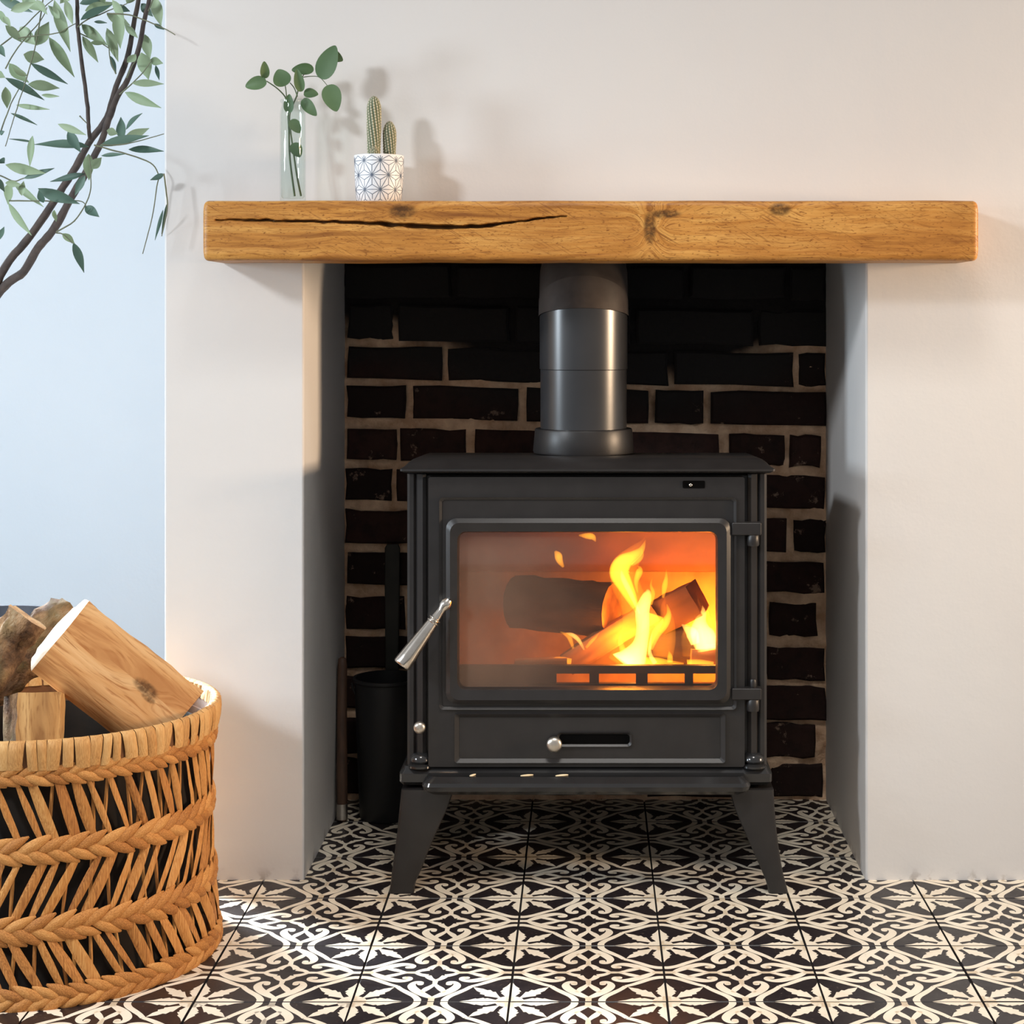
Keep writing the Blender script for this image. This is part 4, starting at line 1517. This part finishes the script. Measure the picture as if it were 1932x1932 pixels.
# braids: leaf-shaped plaits in a chevron round a core
rs = []
n = 7
for i in range(n + 1):
    u = i / n
    w_ = .0066 * (math.sin(PI * min(max(u, .02), .98)) ** .6)
    x = (u - .5) * .048
    dip = -.0035 * (2 * u - 1) ** 2
    rs.append([(x, w_ * math.cos(a) * 1.0, w_ * .55 * math.sin(a) + dip) for a in (2 * PI * j / 8 for j in range(8))])
strand_me = MB().rings(rs).mesh('strand', M['raffia'], 60)
for (z, sc, flip) in ((.2935, .92, 1), (.196, 1.1, 1), (.0985, 1.1, 1), (.0135, 1.0, -1)):
    R0 = brad(z)
    core = MB()
    core.lathe([(R0 - .006, z - .009), (R0 + .001, z - .0095), (R0 + .003, z), (R0 + .001, z + .0095), (R0 - .006, z + .009)], 72, tuple(BC), 0, True)
    bd = core.build('braid', M['raffia_core'], BK, smooth=60)
    cnt = int(2 * PI * R0 / (.0215 * sc))
    for k in range(cnt):
        for row in (0, 1):
            t_ = 2 * PI * (k + .5 * row + random.uniform(-.1, .1)) / cnt
            up = 1 if row else -1
            rad = Vector((math.cos(t_), math.sin(t_), 0))
            tan = Vector((-math.sin(t_), math.cos(t_), 0))
            ang = math.radians(random.uniform(20, 30)) * up * flip
            al = tan * math.cos(ang) + Vector((0, 0, 1)) * math.sin(ang)
            lt = rad.cross(al)
            c = onb(t_, z, .0035) + Vector((0, 0, up * .0062 * sc))
            o = bpy.data.objects.new('strand', strand_me)
            COL.objects.link(o)
            o.parent = bd
            ss = sc * random.uniform(.9, 1.1)
            o.matrix_basis = Matrix(((al.x * ss, lt.x * ss, rad.x * ss, c.x), (al.y * ss, lt.y * ss, rad.y * ss, c.y), (al.z * ss, lt.z * ss, rad.z * ss, c.z), (0, 0, 0, 1)))

FL = [M['log_face'], M['bark'], M['log_end']]
FLP = [M['log_plain'], M['bark'], M['log_end']]
WG = 'firewood in the basket'
# section is (z across, y depth); y=-d is the face turned to the room
big = [(-.058, -.028), (.056, -.030)] + [(.054, .0), (.040, .022), (.012, .036), (-.020, .034), (-.044, .020)]
c = (P(175, 1145, -.36) + P(65, 1258, -.40) + P(383, 1312, -.33) + P(273, 1425, -.37)) / 4
ax = (P(383, 1312, -.30) - P(175, 1145, -.36))
up = (P(175, 1145, -.36) - P(65, 1258, -.40))
L_ = ax.length / 2
nrm = up.cross(ax).normalized()
if nrm.y < 0:
    nrm = -nrm
log('firewood_log', 'big honey-coloured split log with a dark knot, leaning out over the basket rim', 'log', big, L_ * 1.02, FL, [0, 1, 1, 1, 1, 1, 0], tuple(c + nrm * .030), ax, up, .0015, WG, nseg=14)
sec = [(-.038, -.030), (-.012, -.046), (.020, -.040), (.040, -.016), (.038, .015), (.012, .034), (-.022, .03)]
log('firewood_log', 'rough-barked log at the back of the basket beside the big split log', 'log', sec, .085, FLP, [1] * 7, tuple(P(44, 1240, -.235)), P(118, 1182, -.20) - P(-10, 1272, -.27), (-.7, 0, .8), .006, WG, nseg=18)
sec = [(-.030, -.02), (-.010, -.034), (.018, -.03), (.03, -.008), (.024, .02), (-.01, .028)]
log('firewood_log', 'pale flaky-barked log poking up at the edge of the basket nearest the olive pot', 'log', sec, .08, [M['log_plain'], M['bark'], M['log_plain']], [1] * 6, tuple(P(-14, 1262, -.40)), (.40, .15, .60), (-.8, 0, .6), .006, WG, nseg=14)
log('firewood_log', 'small split log with mossy bark at the front of the basket', 'log', [(-.046, .002), (-.014, -.034), (.034, -.012), (.030, .02), (-.030, .026)], .075, FLP, [1, 0, 0, 1, 1], tuple(P(68, 1421, -.432)), (.06, -.30, -1), (1, -.05, .1), .002, WG)
s, mi = rlog(.036, 14)
log('firewood_log', 'dark log in the shade between the small log and the big split log', 'log', s, .10, FLP, mi, (BC.x + .09, BC.y + .10, .14), (-.05, .05, 1), (0, -1, .3), .004, WG)
log('firewood_log', 'log lying lowest in the basket, at its front', 'log', s, .12, FLP, mi, (BC.x + .02, BC.y - .10, .053), (1, .1, 0), (0, 0, 1), .003, WG)
log('firewood_log', 'log lying at the basket bottom behind the front one', 'log', s, .14, FLP, mi, (BC.x, BC.y - .005, .053), (1, .0, .0), (0, 0, 1), .003, WG)
log('firewood_log', 'log lying on the two lowest logs in the basket', 'log', s, .12, FLP, mi, (BC.x + .02, BC.y - .055, .135), (1, -.05, .0), (0, 0, 1), .003, WG)

# ------------------------------------------------------------------ things in the dark corner of the hearth
BU = thing('ash_bucket', 'dark metal ash bucket standing in the corner between reveal and stove', 'bucket', (-.350, .345, 0))
m = MB().lathe([(0, 0), (.045, 0), (.047, .003), (.056, .235), (.059, .238), (.059, .243), (.054, .243), (.044, .01), (0, .01)], 32, (-.350, .345, 0))
m.build('bucket_body', M['bucket'], BU, smooth=35)
sp = [(-.350 + .058 * math.cos(a), .345 + .02 * math.sin(a) - .02, .236 - .05 * math.sin(a)) for a in (PI * i / 14 for i in range(15))]
MB().tube(sp, .0022, 6).build('bail_handle', M['bucket'], BU, smooth=60)
PK = thing('poker', 'brown wooden tool handle standing against the reveal beside the ash bucket', 'fire tool', (-.424, .315, 0))
m = MB().tube([(-.4235, .315, .0), (-.4235, .316, .004), (-.4245, .32, .08), (-.4265, .335, .18), (-.4275, .345, .262), (-.4277, .346, .274), (-.4277, .346, .277)], [.006, .0092, .0095, .0088, .0085, .007, .003], 14)
m.build('handle', M['tool_wood'], PK, smooth=60)
MB().tube([(-.4235, .3155, .004), (-.424, .317, .03)], [.0098, .0098], 14).build('ferrule', M['knob'], PK, smooth=60)
FS = thing('fire_shovel', 'dark flat iron shovel propped against the bricks behind the ash bucket', 'fire tool', (-.349, .425, 0))
m = MB()
m.rings([rect_ring(-.350 - h_, -.350 + h_, y_ - .004, y_ + .004, z_, .002) for z_, h_, y_ in ((.10, .006, .420), (.20, .011, .424), (.40, .0135, .430), (.455, .0135, .432), (.462, .010, .432))])
m.build('shaft', M['tool_iron'], FS, smooth=40)
m = MB()
m.rings([rect_ring(-.350 - h_, -.350 + h_, y_ - .003, y_ + .003, z_, .002) for z_, h_, y_ in ((.0, .032, .411), (.07, .040, .416), (.10, .034, .420), (.115, .010, .421))])
m.build('blade', M['tool_iron'], FS, smooth=40)

# splinters lying on the stove's front shelf
for (a, c, d, e_, lab) in ((886, 1452, 897, 1461, 'tiny pale wood splinter on the stove shelf nearest the door handle side'), (982, 1455, 1006, 1460, 'pale curled wood shaving on the stove shelf below the air slot knob'),
                           (1048, 1457, 1072, 1454, 'pale straw splinter on the stove shelf below the air slot')):
    y_ = -.079
    p0, p1 = P(a, c, y_), P(d, e_, y_ + .006)
    p0.z, p1.z = .1808, .1808
    mid = (p0 + p1) / 2 + Vector((0, -.002, .0006))
    p1.y += .004 if a < 900 else 0
    tag(MB().tube(smooth_path([tuple(p0), tuple(mid), tuple(p1)], 4), [.0008, .0013, .0016, .0018, .0018, .0018, .0015, .0013, .0007], 5).build('wood_splinter', M['straw'], None, smooth=60), lab, 'splinter', 'splinters on the stove shelf')
